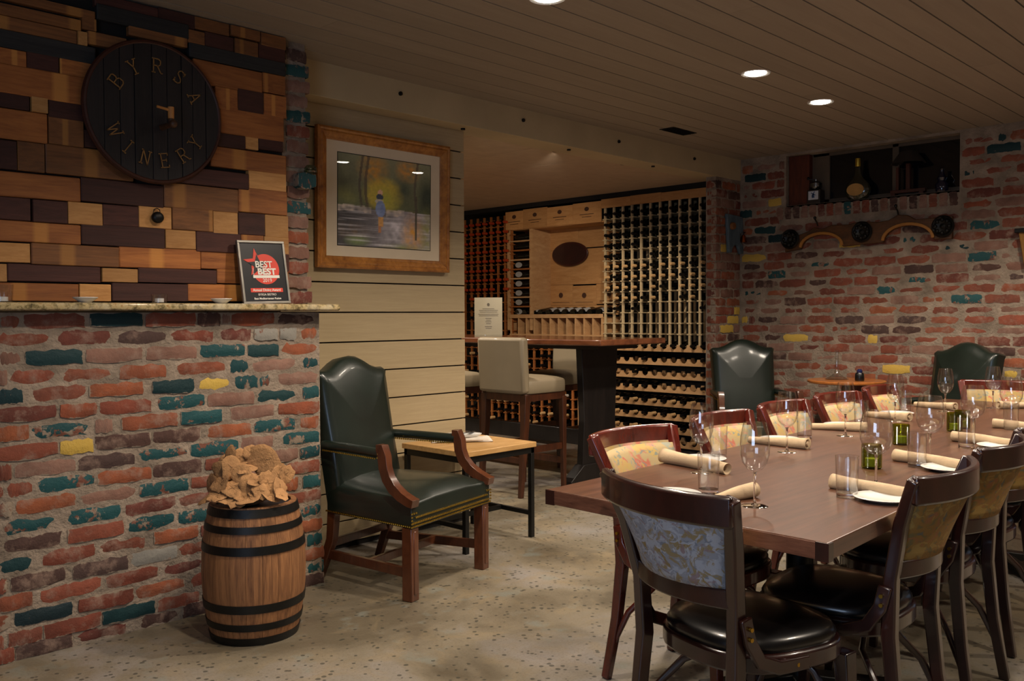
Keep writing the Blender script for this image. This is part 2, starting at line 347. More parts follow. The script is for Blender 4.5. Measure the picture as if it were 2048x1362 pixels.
# ---- left half wall of old bricks, with the granite ledge
wl = tag(MB().bx(-1.6, 2.478, 3.703, 3.93, 0, 1.318).obj('wall_left', MORTAR, smooth=False), kind=S)
LB = "1.078,1.153,r 1.163,1.388,r 1.404,1.616,k 1.628,1.849,r 1.857,1.965,d 1.971,2.013,p 2.018,2.232,o 2.24,2.46,d;1.058,1.261,r 1.272,1.487,r 1.504,1.719,d 1.735,1.954,r 1.964,2.124,r 2.128,2.25,w 2.261,2.35,w 2.377,2.463,o;1.076,1.149,p 1.166,1.377,k 1.388,1.614,p 1.629,1.852,p 1.865,2.081,t 2.095,2.256,k 2.263,2.47,o;1.055,1.102,p 1.11,1.272,r 1.29,1.496,r 1.518,1.714,o 1.76,1.982,o 2.008,2.098,t 2.119,2.341,p 2.383,2.469,t;1.073,1.155,k 1.191,1.386,r 1.396,1.615,o 1.653,1.837,k 1.85,2.011,y 2.031,2.146,t 2.152,2.207,t 2.251,2.468,p;1.071,1.272,r 1.287,1.425,o 1.438,1.649,r 1.676,1.884,t 1.9,2.124,p 2.131,2.354,k 2.381,2.471,t;1.07,1.173,o 1.185,1.394,t 1.418,1.487,p 1.523,1.763,o 1.775,1.965,t 2.005,2.227,p 2.249,2.474,o;1.069,1.28,r 1.285,1.411,y 1.417,1.643,d 1.655,1.866,d 1.898,2.111,o 2.122,2.337,t 2.368,2.469,o;1.067,1.11,r 1.12,1.341,p 1.349,1.575,d 1.589,1.801,t 1.817,2.044,t 2.054,2.221,p 2.273,2.472,t;1.094,1.182,r 1.199,1.411,t 1.423,1.644,o 1.653,1.867,d 1.883,2.169,r 2.213,2.351,p 2.362,2.471,t;1.122,1.338,o 1.357,1.579,p 1.59,1.805,t 1.818,2.021,r 2.035,2.271,p 2.289,2.47,r;1.064,1.259,t 1.303,1.514,t 1.534,1.751,r 1.76,1.96,r 1.973,2.24,p 2.255,2.349,o 2.376,2.474,t;1.081,1.289,d 1.305,1.525,r 1.539,1.74,t 1.759,1.932,t 1.945,2.254,r 2.269,2.477,r;1.061,1.179,k 1.214,1.409,r 1.426,1.64,r 1.649,1.846,o 1.859,2.046,r 2.06,2.26,d 2.275,2.359,p 2.366,2.476,t;1.1,1.294,d 1.323,1.542,d 1.551,1.751,w 1.757,1.93,r 1.943,2.136,p 2.15,2.289,r 2.304,2.483,o;1.058,1.174,o 1.204,1.432,r 1.448,1.667,r 1.676,1.876,r 1.889,2.078,d 2.092,2.296,r 2.311,2.388,r 2.395,2.482,t;1.109,1.32,k 1.342,1.56,r 1.569,1.78,o 1.792,1.995,r 2.009,2.302,p 2.322,2.493,o;1.027,1.074,r 1.087,1.206,r 1.211,1.429,r 1.432,1.65,k 1.662,1.848,r 1.861,2.062,r 2.076,2.301,r 2.321,2.386,r 2.394,2.5,t;1.008,1.107,r 1.112,1.318,d 1.334,1.555,r 1.581,1.759,d 1.771,1.966,d 1.979,2.297,r 2.316,2.5,d"
rows = [[(float(e.split(',')[0]), float(e.split(',')[1]), e.split(',')[2]) for e in r.split()] for r in LB.split(';')]
st = MB()
for i, row in enumerate(rows):
    z = 1.288-.0709*i
    prev = None
    for a, b, c in row:
        if i == 18: z = .028
        lay(wl, a, min(b, 2.492), z+rnd.uniform(-.002, .002), (.0555*rnd.uniform(.96, 1.05)), c, 3.703, 'x', .006, rot=rnd.uniform(-.006, .006))
    fill(wl, -1.58, row[0][0]-.015, z, .052, [], 3.703, 'x', st, lambda y: False, par_i=i)
bricks_stuff(st, wl)
ledge = MB(); ledge.prism([(3.635, 1.325), (3.625, 1.33), (3.622, 1.34), (3.625, 1.352), (3.635, 1.357), (3.832, 1.357), (3.832, 1.325)], -1.6, 2.545, 'x')
tag(ledge.obj('stone_ledge', GRAN, bev=.002), 'speckled cream granite ledge running along the top of the brick half wall', 'ledge')
# ---- upper left wall: barrel stave cladding with a strip of bricks at its end
wu = tag(MB().bx(-1.6, 2.5, 3.835, 3.95, 1.357, 2.63).obj('wall_upper_left', MORTAR, smooth=False), kind=S)
MB().bx(-1.58, 2.36, 3.825, 3.84, 1.358, 2.629).obj('cladding_backing', CHARC, wu, smooth=False)
PLM = {}
WPL = "1.126,1.220,2.253,2.327,o 1.220,1.340,2.260,2.331,d 1.343,1.470,2.262,2.334,o 1.124,1.440,2.154,2.267,o 1.123,1.230,2.100,2.161,d 1.233,1.295,2.099,2.161,l 1.297,1.431,2.087,2.164,d 1.121,1.294,1.981,2.100,o 1.296,1.432,1.984,2.101,b 1.119,1.181,1.865,1.978,d 1.181,1.281,1.865,1.982,b 1.283,1.631,1.867,1.986,b 1.431,1.479,1.987,2.060,d 1.117,1.413,1.762,1.860,o 1.414,1.759,1.767,1.866,d 1.759,2.111,1.771,1.882,b 2.111,2.368,1.780,1.897,o 1.115,1.226,1.673,1.763,d 1.230,1.361,1.671,1.761,d 1.361,1.498,1.673,1.764,l 1.498,1.649,1.677,1.766,d 1.648,1.793,1.677,1.774,l 1.793,1.983,1.678,1.778,b 1.983,2.106,1.672,1.775,l 2.106,2.244,1.675,1.780,d 2.244,2.375,1.672,1.780,l 1.114,1.412,1.591,1.673,o 1.412,1.761,1.592,1.682,d 1.761,1.901,1.595,1.679,l 1.901,2.120,1.588,1.680,d 2.119,2.237,1.585,1.680,o 2.237,2.374,1.586,1.677,l 1.112,1.222,1.510,1.588,l 1.222,1.563,1.505,1.591,b 1.563,1.924,1.507,1.597,o 1.924,2.118,1.512,1.599,o 2.118,2.373,1.514,1.599,d 1.111,1.137,1.435,1.506,l 1.138,1.488,1.439,1.509,d 1.490,1.640,1.443,1.503,l 1.641,1.999,1.445,1.510,d 2.001,2.372,1.450,1.517,o 1.109,1.401,1.362,1.435,o 1.401,1.529,1.363,1.436,l 1.529,1.861,1.365,1.443,d 1.861,2.381,1.368,1.447,o 1.631,1.820,1.886,1.973,d 1.819,2.164,1.883,1.959,d 2.164,2.365,1.891,1.979,l 1.979,2.367,1.974,2.068,o 2.008,2.149,2.067,2.129,d 2.149,2.219,2.073,2.135,l 2.219,2.350,2.081,2.145,d 2.026,2.354,2.128,2.259,o 2.000,2.112,2.236,2.336,o 2.112,2.246,2.242,2.347,d 2.246,2.368,2.244,2.348,o 1.899,2.242,2.332,2.440,o 2.241,2.363,2.350,2.443,o 1.127,1.483,2.326,2.397,k 1.128,1.413,2.395,2.450,b 1.412,1.450,2.394,2.452,l 1.450,1.609,2.405,2.461,b 1.129,1.428,2.449,2.496,b 1.428,1.487,2.460,2.512,b 1.487,1.883,2.512,2.579,k 1.130,1.483,2.505,2.543,b 1.482,1.748,2.566,2.620,d 1.881,2.367,2.441,2.506,k 1.956,2.096,2.502,2.569,d 2.099,2.219,2.502,2.571,b 2.222,2.367,2.501,2.572,d 1.911,2.078,2.569,2.646,b 2.082,2.231,2.577,2.653,b 2.235,2.368,2.566,2.644,b 1.616,1.875,2.475,2.524,b 1.747,1.912,2.562,2.634,d 1.875,1.956,2.502,2.562,b"
def plank(x0, x1, z0, z1, code):
    if code not in PLM:
        m = MB(); m.box((0, 0, 0), (.2, .03, .08)); PLM[code] = m.mesh('plank', WP[code], False)
    t = rnd.uniform(0, .010); o = put(PLM[code], 'plank', wu, ((x0+x1)/2, 3.812-t, (z0+z1)/2), (0, rnd.uniform(-.006, .006), 0), ((x1-x0-.002)/.2, 1, (z1-z0-.003)/.08))
    b = o.modifiers.new('b', 'BEVEL'); b.width = .0025; b.segments = 1
for e in WPL.split():
    a, b, z0, z1, c = e.split(','); a, b, z0, z1 = float(a), float(b), float(z0), float(z1)
    if z1 > 2.627: z1 = 2.627
    if z0 < 1.358: z0 = 1.358
    plank(a-(.03 if a < 1.13 else 0), min(b, 2.372), z0, z1, c)
z = 1.36
while z < 2.6:
    h = rnd.uniform(.065, .1); x = 1.07
    while x > -1.5:
        l = rnd.uniform(.12, .34); plank(x-l, x, z, min(z+h, 2.627), rnd.choice('oodlb')); x -= l
    z += h
# courses of the brick strip right of the cladding
ez = 1.39; k = 0
CODES = 'oporotdprpowtpkdpk'
while ez < 2.6:
    c = {2: 'r', 5: 'p', 6: 't', 7: 'p', 8: 'p', 9: 'p', 11: 'r', 12: 't', 14: 'p', 15: 't', 16: 'd', 13: 'p'}.get(k, rnd.choice('rpo'))
    lay(wu, 2.385+rnd.uniform(-.004, .004), 2.515+rnd.uniform(-.012, .012), ez, .056, c, 3.835, 'x', .012); ez += .0735; k += 1
# one brick sticks out of the strip; a glass insulator sits on it
lay(wu, 2.415, 2.515, 1.957, .07, 't', 3.835, 'x', .07)
# ---- shiplap partition with the picture
ws = tag(MB().bx(2.4, 3.855, 4.185, 4.30, 0, 2.46).obj('wall_shiplap', DARKGAP, smooth=False), kind=S)
zz = [-.012+.1665*i for i in range(0, 16)]
for a, b in zip(zz[:-1], zz[1:]):
    MB().bx(2.41, 3.868, 4.168, 4.188, max(a+.004, .035 if a < .1 else 0), min(b-.004, 2.449)).obj('shiplap_board', SHIP, ws, bev=.001, smooth=False)
# ---- beam
bm = tag(MB().bx(2.3, 7.0, 4.03, 4.24, 2.45, 2.64).obj('beam', BEAMM, bev=.003, smooth=False), kind=S)
for x, z in ((3.252, 2.555), (4.263, 2.558), (5.272, 2.556), (6.266, 2.552)):
    m = MB(); m.cyl((x, 4.034, z), (x, 4.02, z), .012, n=10); m.ball((x, 4.02, z), .009, 8, 4); m.obj('bolt_head', IRON, bm)
for x in (3.8, 4.8, 5.8):
    m = MB(); m.cyl((x, 4.1, 2.452), (x, 4.1, 2.44), .014, n=10); m.obj('bolt_head', IRON, bm)
# ---- main ceiling of long painted boards
ce = tag(MB().bx(-1.6, 7.1, -2.6, 4.05, 2.646, 2.72).obj('ceiling', DARKGAP, smooth=False), kind=S)
y = 3.895; i = 0
while y > -2.5:
    w0 = .1605 if y < 3.5 else .163
    cut = sorted([-1.6, 7.0]+([rnd.uniform(.5, 6.5)] if i % 3 else []))
    for a, b in zip(cut[:-1], cut[1:]):
        m = MB(); yy0 = y-w0+.004; yy1 = y-.004
        m.bx(a+.0008, b-.0008, yy0, yy1, 2.63, 2.648); m.obj('ceiling_board', BOARD, ce, smooth=False)
    y -= w0; i += 1
MB().bx(-1.6, 7.0, 3.898, 4.03, 2.63, 2.648).obj('ceiling_board', BOARD, ce, smooth=False)
cb = tag(MB().bx(2.3, 8.1, 4.2, 9.2, 2.492, 2.56).obj('ceiling_bar_room', DARKGAP, smooth=False), kind=S)
for i in range(10):
    for j in range(9):
        x0 = 2.31+i*.6; y0 = 4.21+j*.6
        MB().bx(x0+.0015, min(x0+.5985, 8.1), y0+.0015, min(y0+.5985, 9.2), 2.48, 2.494).obj('ceiling_tile', TILE, cb, smooth=False)
# ---- right brick wall with its high window
XD = 7.0
wr = tag(MB().bx(XD, 7.16, -2.6, 2.25, 0, 2.72).bx(XD, 7.16, 3.61, 4.25, 0, 2.72).bx(XD, 7.16, 2.25, 3.61, 0, 2.195).bx(XD, 7.16, 2.25, 3.61, 2.61, 2.72).obj('wall_right', MORTAR, smooth=False), kind=S)
DP = "4.02,3.79,1.809,y 3.41,3.21,1.724,t 3.77,3.61,1.656,t 4.01,3.81,1.502,t 2.85,2.71,1.492,t 3.63,3.41,1.105,y 2.92,2.84,1.102,y 2.18,1.98,1.944,t 2.37,2.16,1.782,k 2.19,2.00,1.704,t 2.63,2.42,1.565,t 2.30,2.09,1.413,t 2.66,2.55,1.869,t 3.99,3.79,2.426,k 4.04,3.92,2.187,k 3.77,3.65,2.273,y 3.90,3.69,2.045,k 3.77,3.62,1.965,k 3.93,3.80,2.62,k 3.76,3.67,2.62,k 2.07,1.85,2.468,k 2.00,1.94,2.552,k 2.23,2.12,2.336,k 3.15,2.98,1.862,y 2.80,2.59,0.851,y 1.95,1.85,0.855,y 4.02,3.96,1.271,y 3.42,3.24,1.562,d 3.89,3.68,1.579,d 3.62,3.43,1.431,d 2.97,2.75,1.183,d 3.88,3.67,1.270,d"
DPL = [(float(a), float(b), float(c), d) for a, b, c, d in (e.split(',') for e in DP.split())]
def rowz(k): return 1.10+.0757*k
byrow = {}
for a, b, c, d in DPL: byrow.setdefault(round((c-1.10)/.0757), []).append((b, a, d))
st = MB()
for k in range(-14, 20):
    z = rowz(k); vis = lambda y, z=z: z > .78 and y > 1.72
    P = byrow.get(k, []); hh = .0635
    segs = [(-2.55, 4.015)]
    if 2.055 < z < 2.60: segs = [(-2.55, 2.235), (3.625 if z > 2.2 else 3.67, 4.015)]
    for a, b in segs: fill(wr, a, b, z, hh, [p for p in P if p[0] >= a-.1 and p[1] <= b+.1], XD, 'y', st, vis, par_i=k, L=.226, J=.012, pool='rrrrrrrpppdo', proud=.004)
bricks_stuff(st, wr)
yy = 2.262; i = 0
while yy < 3.64:
    c = 't' if i == 11 else rnd.choice('rrrpprd'); z = 2.137
    o = put(bmesh_of(c, rnd.randrange(8)), 'brick', wr, (XD-.008, yy+.028, z), (0, pi/2, -pi/2), (.1/.2, 1, .056/.055)); o.rotation_euler = Euler((pi/2*0, pi/2, -pi/2)); yy += .0722; i += 1
win = empty('window_1', (0, 0, 0), kind=S); MB().bx(7.132, 7.158, 2.25, 3.61, 2.19, 2.615).obj('backing', CHARC, win)
FRM = plain('old_window_paint', '57493a', .7, var=.1)
MB().bx(7.10, 7.13, 3.28, 3.61, 2.195, 2.61).bx(7.10, 7.13, 2.725, 2.775, 2.2, 2.61).bx(7.10, 7.13, 2.25, 3.42, 2.196, 2.235).bx(7.10, 7.13, 2.25, 3.42, 2.585, 2.61).obj('window_frame', FRM, win, bev=.003)
for a, b in ((2.775, 3.28), (2.252, 2.725)): MB().bx(7.118, 7.124, a, b, 2.235, 2.585).obj('pane', DKPANE, win)
MB().bx(7.04, 7.10, 3.425, 3.605, 2.197, 2.607).obj('wooden_board', wood('reddish_board', '3c1a10', '5f2c18', .6, 0, 1, (12, 12, 2), False), win, bev=.003)
MB().bx(7.0, 7.12, 2.252, 3.605, 2.18, 2.1965).obj('sill', MORTAR, win)
# ---- brick pier under the end of the beam
wp = tag(MB().bx(6.605, 7.0, 4.035, 4.13, 0, 2.45).obj('wall_pier', MORTAR, smooth=False), kind=S)
PP = {10: (6.68, 6.78, 'y'), 3: (6.90, 6.985, 'y'), 2: (6.79, 6.97, 'y'), 1: (6.67, 6.88, 'y')}
for k in range(-14, 18):
    lay(wp, 4.04, 4.125, rowz(k), .058, rnd.choice('rrpo'), 6.605, 'y', .004)
    p = PP.get(k); P = [p] if p else []
    fill(wp, 6.60, 6.99, rowz(k), .0635, P, 4.035, 'x', None, par_i=k, L=.21, pool='rrrrppdo' if k != 4 else 'o')
# ---- walls round the bar room and behind the camera
PLAS = plain('plain_wall', '8b7a60', .8, var=.04)
tag(MB().bx(7.36, 7.5, 4.1, 9.2, 0, 2.6).obj('wall_bar_end', CHARC, smooth=False), kind=S)
tag(MB().bx(2.3, 8.1, 9.1, 9.25, 0, 2.6).obj('wall_bar_back', PLAS, smooth=False), kind=S)
tag(MB().bx(2.3, 2.42, 3.95, 9.2, 0, 2.6).obj('wall_bar_side', PLAS, smooth=False), kind=S)
tag(MB().bx(-1.7, -1.6, -2.6, 4.0, 0, 2.7).obj('wall_near_left', PLAS, smooth=False), kind=S)
tag(MB().bx(-1.7, 7.1, -2.7, -2.6, 0, 2.7).obj('wall_near_right', PLAS, smooth=False), kind=S)
# window frame round the daylight opening, behind the camera
w2 = empty('window_2', (0, 0, 0), kind=S)
MB().bx(-1.6, -1.45, -.8, -.72, .72, 1.98).bx(-1.6, -1.45, 1.02, 1.10, .72, 1.98).bx(-1.6, -1.45, -.8, 1.1, .66, .73).bx(-1.6, -1.45, -.8, 1.1, 1.97, 2.04).obj('window_frame', BEAMM, w2)
# dark soffit strip above the wine racks
tag(MB().bx(6.98, 7.36, 4.2, 9.1, 2.435, 2.492).obj('trim_1', CHARC, smooth=False), kind=S)
# ---- ceiling lights and vent
ORD = ['first', 'second', 'third', 'fourth', 'fifth', 'sixth', 'seventh', 'eighth', 'ninth', 'tenth', 'eleventh', 'twelfth', 'thirteenth', 'fourteenth']
def can(i, x, y, z, pw, lab, grp):
    t = empty('recessed_ceiling_light', (x, y, z), 0, lab, 'ceiling light', grp)
    MB().lathe([(.058, .0), (.078, -.004), (.082, 0), (.078, .004), (.058, .006)], 32, caps=False).obj('trim_ring', CHINA, t)
    MB().lathe([(1e-5, -.003), (.056, -.003), (.057, .002), (1e-5, .002)], 24, caps=False).obj('lens', LAMP, t)
    l = bpy.data.lights.new('bulb', 'SPOT'); l.energy = pw*3.2; l.color = WARM; l.spot_size = R(142); l.spot_blend = .75; l.shadow_soft_size = .05
    o = bpy.data.objects.new('bulb', l); link(o, t); o.location = (0, 0, -.06)
CL = ['recessed ceiling light, left one of the pair above the dining table', 'recessed ceiling light nearer the high window, right of the pair', 'recessed ceiling light cut by the top edge of the photo']
for i, (x, y, z, p) in enumerate(CANS): can(i, x, y, z, p, CL[i] if i < 3 else 'recessed round ceiling light in the board ceiling outside the view', 'ceiling lights over the dining room')
for i, (x, y, z, p) in enumerate(BARCANS): can(i, x, y, z, p, 'recessed round light in the tiled bar ceiling, '+['nearest the beam', 'behind the shiplap partition', 'deepest in the bar room'][i], 'ceiling lights in the bar room')
for i, (x, y, z, aim, pw) in enumerate(PUCKS):
    t = empty('puck_light', (x, y, z+.008), 0, 'small puck light hidden behind the beam, aimed at the wine racks, '+('left one' if i == 0 else 'right one'), 'spotlight', 'puck lights behind the beam')
    MB().cyl((0, 0, -.008), (0, 0, 0), .032, n=20).obj('housing', IRON, t)
    l = bpy.data.lights.new('bulb', 'SPOT'); l.energy = pw*3.2; l.color = WARM; l.spot_size = R(64); l.spot_blend = .75; l.shadow_soft_size = .03
    o = bpy.data.objects.new('bulb', l); link(o, t); o.location = (.02, .03, -.02); o.rotation_euler = (V(aim)-V((x, y, z))).to_track_quat('-Z', 'Y').to_euler()
vt = empty('ceiling_vent', (5.57, 3.715, 2.63), 0, 'dark slatted metal vent in the board ceiling near the beam', 'vent')
MB().bx(-.15, .15, -.06, .06, -.004, 0).obj('frame', IRON, vt)
for i in range(7): MB().box((0, -.045+.015*i, -.006), (.27, .010, .003), rot=Matrix.Rotation(.5, 3, 'X')).obj('slat', IRON, vt)
# ================================================================ WINE RACKS
BP = [(1e-5, 0), (.034, 0), (.0375, .012), (.0375, .185), (.033, .205), (.017, .232), (.0145, .245), (.0145, .262)]
CP = [(.0152, .243), (.0150, .300), (.013, .303), (1e-5, .303)]
def bottle_mesh(name, cap, n=14, s=1.0):
    m = MB(); m.lathe([(r*s, z*s) for r, z in BP], n, caps=False); m.lathe([(r*s, z*s) for r, z in CP], n, mi=1, caps=False); return m.mesh(name, [BOTG, cap], True, 50)
BOT = {'r': bottle_mesh('red_capped_bottle', CAPR), 'k': bottle_mesh('dark_bottle', CAPB), 'c': bottle_mesh('cork_bottle', CORKM), 'w': bottle_mesh('white_capped_bottle', CAPW)}
WHAT = {'r': 'wine bottle with red foil tip', 'k': 'dark wine bottle neck outward', 'c': 'dark wine bottle with bare cork tip', 'w': 'wine bottle with white cap'}
def bottle(code, x, y, z, lab, grp, rot=None):
    o = put(BOT[code], 'wine_bottle', None, (x, y, z), rot or (0, -pi/2, 0)); return tag(o, lab, 'bottle', grp)
XF = 7.0
def single_bay(name, label, ys, rz, z0, z1, mat, dx=.27):
    t = empty(name, (0, 0, 0), 0, label, 'wine rack', 'wine racks along the bar room wall')
    pm = {}
    for y in ys:
        m = MB(); m.bx(XF, XF+.018, y-.011, y+.011, z0, z1).bx(XF+dx-.018, XF+dx, y-.011, y+.011, z0, z1); m.obj('post', mat, t, smooth=False)
    for z in rz:
        m = MB()
        for y in ys: m.bx(XF-.004, XF+dx, y-.026, y+.026, z-.009, z+.002)
        m.obj('crossbar_row', mat, t, smooth=False)
    MB().bx(XF+dx, XF+dx+.006, min(ys)-.02, max(ys)+.02, z0, z1).obj('back_panel', CHARC, t, smooth=False)
    return t
def oz(i): return ORD[i] if i < len(ORD) else 'last'
RY = [5.519-.1077*k for k in range(12)]; RZ = [2.236-.1015*k for k in range(13)]
single_bay('wine_rack', 'tall pale single bottle wine rack beside the brick pier, right bay', RY, RZ, 1.0, 2.36, RACKP)
EMPTY = {3: (4, 9), 4: (2, 3, 4, 9, 10), 7: (4, 7), 8: (6, 7, 10), 2: (8,), 9: (0, 2, 4, 5, 6, 7, 8, 9), 10: (1, 3, 4, 5, 6, 8), 11: (0, 1, 2, 3, 4, 5, 6, 7, 8, 9, 10)}
for i in range(0, 10):
    for k in range(11):
        if k in EMPTY.get(i, ()): continue
        z = 2.236-.1015*i+.004+.0375-.0; y = RY[k]-.0538
        if z > 2.38 or (i > 7 and k == 0): continue
        c = 'c' if i in (5, 6, 7, 8) and rnd.random() < .8 else 'k'
        bottle(c, 7.235, y, z-.006, f'{WHAT[c]}, pale right rack, {oz(i)} row down, {oz(k)} along', 'bottles in the pale right rack')
LY = [7.54-.1065*k for k in range(8)]; LZ = [2.27-.1032*k for k in range(12)]
single_bay('wine_rack', 'redwood single bottle wine rack at the far left of the bar room', LY, LZ, 1.08, 2.38, RACKO)
for i in range(11):
    for k in range(7):
        if (i > 7 and rnd.random() < .45) or (k == 5 and i in (5, 7, 8)): continue
        c = 'r' if i < 8 else rnd.choice('rk')
        bottle(c, 7.235, LY[k]-.053, LZ[i]+.036, f'{WHAT[c]}, left redwood rack, {oz(i)} row down, {oz(k)} along', 'bottles in the left redwood rack')
# ---- alcove between the two racks
t = empty('display_alcove', (0, 0, 0), 0, 'pine display alcove lined with wine crate panels between the racks', 'display unit')
CRATE = wood('crate_panel', 'b07c48', 'c79660', .6, 0, 1, (2, 2, 14), True, .1, None, .1)
INK = plain('crate_ink', '4a2c1a', .8)
for y0, y1 in ((6.61, 6.87), (6.27, 6.608), (5.92, 6.268), (5.555, 5.918), (5.2, 5.553), (4.85, 5.198), (4.33, 4.848)):
    zb, zt = (2.215, 2.42) if y0 > 5.5 else (2.345, 2.43)
    p = MB().bx(6.985, 7.0, y0, y1, zb+rnd.uniform(-.004, .004), zt+rnd.uniform(-.012, .004)).obj('crate_board', CRATE, t, bev=.001, smooth=False)
    yc = (y0+y1)/2; zc = (zb+zt)/2; m = MB()
    if y0 > 5.5:   # printed stamps: an emblem and two rules
        m.prism([(yc+.03*cos(a*pi/4), zc+.035+.022*sin(a*pi/4)) for a in range(8)], 6.9835, 6.9855, 'x'); m.bx(6.9835, 6.9855, yc-.09, yc+.09, zc-.02, zc-.014).bx(6.9835, 6.9855, yc-.06, yc+.06, zc-.045, zc-.04)
        m.obj('stamp', INK, p, smooth=False)
MB().bx(7.0, 7.3, 5.53, 6.88, 2.21, 2.225).obj('alcove_top', CRATE, t)
ys = [6.50, 6.16, 5.9, 5.53]
for (y0, y1, z0, z1) in ((6.1, 6.5, 1.99, 2.21), (5.53, 6.098, 2.0, 2.21), (5.53, 6.5, 1.62, 1.988), (6.18, 6.5, 1.40, 1.618), (5.86, 6.178, 1.40, 1.605), (5.53, 5.858, 1.41, 1.618), (5.53, 6.5, 1.3, 1.398)):
    p = MB().bx(7.285, 7.30, y0, y1, z0, z1).obj('crate_board', CRATE, t, bev=.001, smooth=False)
    if z1 < 1.63 and z0 > 1.35:
        yc = (y0+y1)/2; m = MB(); m.prism([(yc+.03*cos(a*pi/4), (z0+z1)/2+.03*sin(a*pi/4)) for a in range(8)], 7.2835, 7.2855, 'x'); m.bx(7.2835, 7.2855, yc-.12, yc+.12, z0+.03, z0+.034); m.obj('stamp', INK, p, smooth=False)
# magnum column
for y in (6.84, 6.51): MB().bx(7.0, 7.29, y-.022, y+.022, 1.14, 2.21).obj('upright', RACKW, t, smooth=False)
for i in range(9): MB().bx(6.99, 7.29, 6.52, 6.83, 2.096-.1*i-.012, 2.096-.1*i+.002).obj('shelf', RACKO if i % 2 else RACKW, t, smooth=False)
MB().bx(7.29, 7.3, 6.5, 6.87, 1.1, 2.21).obj('back_panel', CHARC, t)
for i in range(9):
    z = 2.098-.1*i+.040
    o = put(BOT['k'], 'wine_bottle', None, (7.06, 6.81, z), (pi/2, 0, 0)); tag(o, f'wine bottle lying sideways in the narrow shelf column, {oz(i)} cell down', 'bottle', 'bottles lying in the narrow shelf column')
    if i > 2:
        lb_ = MB(); lb_.prism([(.05*cos(a*pi/8), .030*sin(a*pi/8)) for a in range(16)], -.0395, -.0378, 'x'); lo = lb_.obj('label', LABW, o); lo.location = (0, 0, .1); lo.rotation_euler = (-pi/2, 0, 0)
# sloping display row
MB().bx(6.985, 7.0, 5.54, 6.82, 1.268, 1.308).obj('display_rail', RACKW, t, bev=.002); MB().bx(7.0, 7.285, 5.54, 6.82, 1.268, 1.28).obj('shelf', RACKW, t)
LPATCH = None
for i in range(11):
    y = 6.74-.112*i
    o = put(BOT['k'], 'wine_bottle', None, (7.02, y, 1.322), (0, R(82), 0)); tag(o, f'display wine bottle with pale label lying on the alcove shelf, {oz(i)} from the left', 'bottle', 'labelled bottles on the alcove shelf')
    if i % 2 == 0 or i in (5, 7):
        m = MB(); n = 8; vs = []; 
        for q in range(n+1):
            a = R(100+160*q/n)
            vs += [(.0385*cos(a), .0385*sin(a), .03), (.0385*cos(a), .0385*sin(a), .13)]
        m.add(vs, [(2*q, 2*q+1, 2*q+3, 2*q+2) for q in range(n)]); m.obj('label', LABW, o)
for i in range(12):
    y = 6.80-.1135*i; MB().bx(6.99, 7.28, y-.009, y+.009, 1.10, 1.268).obj('divider', RACKW, t, smooth=False)
MB().bx(7.27, 7.28, 5.54, 6.82, 1.1, 1.27).obj('back_panel', RACKO, t); MB().bx(6.99, 7.28, 5.54, 6.82, 1.085, 1.10).obj('shelf', RACKW, t)
sg = empty('oval_sign', (7.27, 6.19, 1.94), 0, 'dark red oval wooden sign hanging in the crate lined alcove', 'sign')
MB().prism([(.245*cos(a*pi/24), .128*sin(a*pi/24)) for a in range(48)], -.02, 0, 'x').obj('board', plain('oxblood', '3c150f', .4, 0, .3), sg, bev=.006)
MB().prism([(.225*cos(a*pi/24), .108*sin(a*pi/24)) for a in range(48)], -.022, -.019, 'x').obj('inner_panel', plain('oxblood_dark', '2e100c', .45, 0, .2), sg)
# ---- lower racks with scalloped boards
t = empty('wine_rack', (0, 0, 0), 0, 'low pine wine rack of scalloped boards under the pale right bay', 'wine rack', 'wine racks along the bar room wall')
PT = .1077; SZ = [1.0, .873, .746, .620, .488, .364, .24, .118]
def scallop(y0, y1, zb, h=.062, r=.04):
    pts = [(y0, zb)]; y = y0
    top = zb+h; n = int(round((y1-y0)/PT)); pts = [(y0, zb), (y1, zb), (y1, top)]
    for i in range(n):
        c = y1-PT*(i+.5)
        for a in range(9): pts.append((c+r*cos(pi*a/8), top-min(r*sin(pi*a/8), .04)))
    pts.append((y0, top)); return pts
for i, z in enumerate(SZ):
    y0, y1 = 4.335, 4.335+PT*14
    MB().prism(scallop(y0, y1, z-.045), 6.985, 7.003, 'x').obj('scalloped_board', RACKW, t, smooth=False)
    MB().prism(scallop(y0, y1, z-.045), 7.22, 7.238, 'x').obj('scalloped_board', RACKW, t, smooth=False)
for y in (4.325, 4.335+PT*14+.01): MB().bx(6.99, 7.29, y-.009, y+.009, 0, 1.0).obj('side_panel', RACKW, t, smooth=False)
MB().bx(7.29, 7.3, 4.32, 5.86, 0, 1.0).obj('back_panel', CHARC, t); MB().bx(7.0, 7.29, 4.33, 5.85, 1.003, 1.006).obj('top_board', RACKP, t)
for i, z in enumerate(SZ):
    for k in range(11):
        y = 4.335+PT*(10-k+.5)
        if i == 0: c = 'k'
        elif i == 1 and k not in (1, 4, 10): continue
        elif i == 2 and k not in (3, 10): continue
        elif i == 3 and k in (5, 6, 7, 8, 9): continue
        elif i == 7 and k in (0, 6, 7, 8): continue
        else: c = 'c' if i > 3 and k % 2 else 'k'
        bottle(c, 7.25, y, z+.012, f'{WHAT[c]}, scalloped low rack, {oz(i)} board down, {oz(k)} along', 'bottles on the scalloped boards')
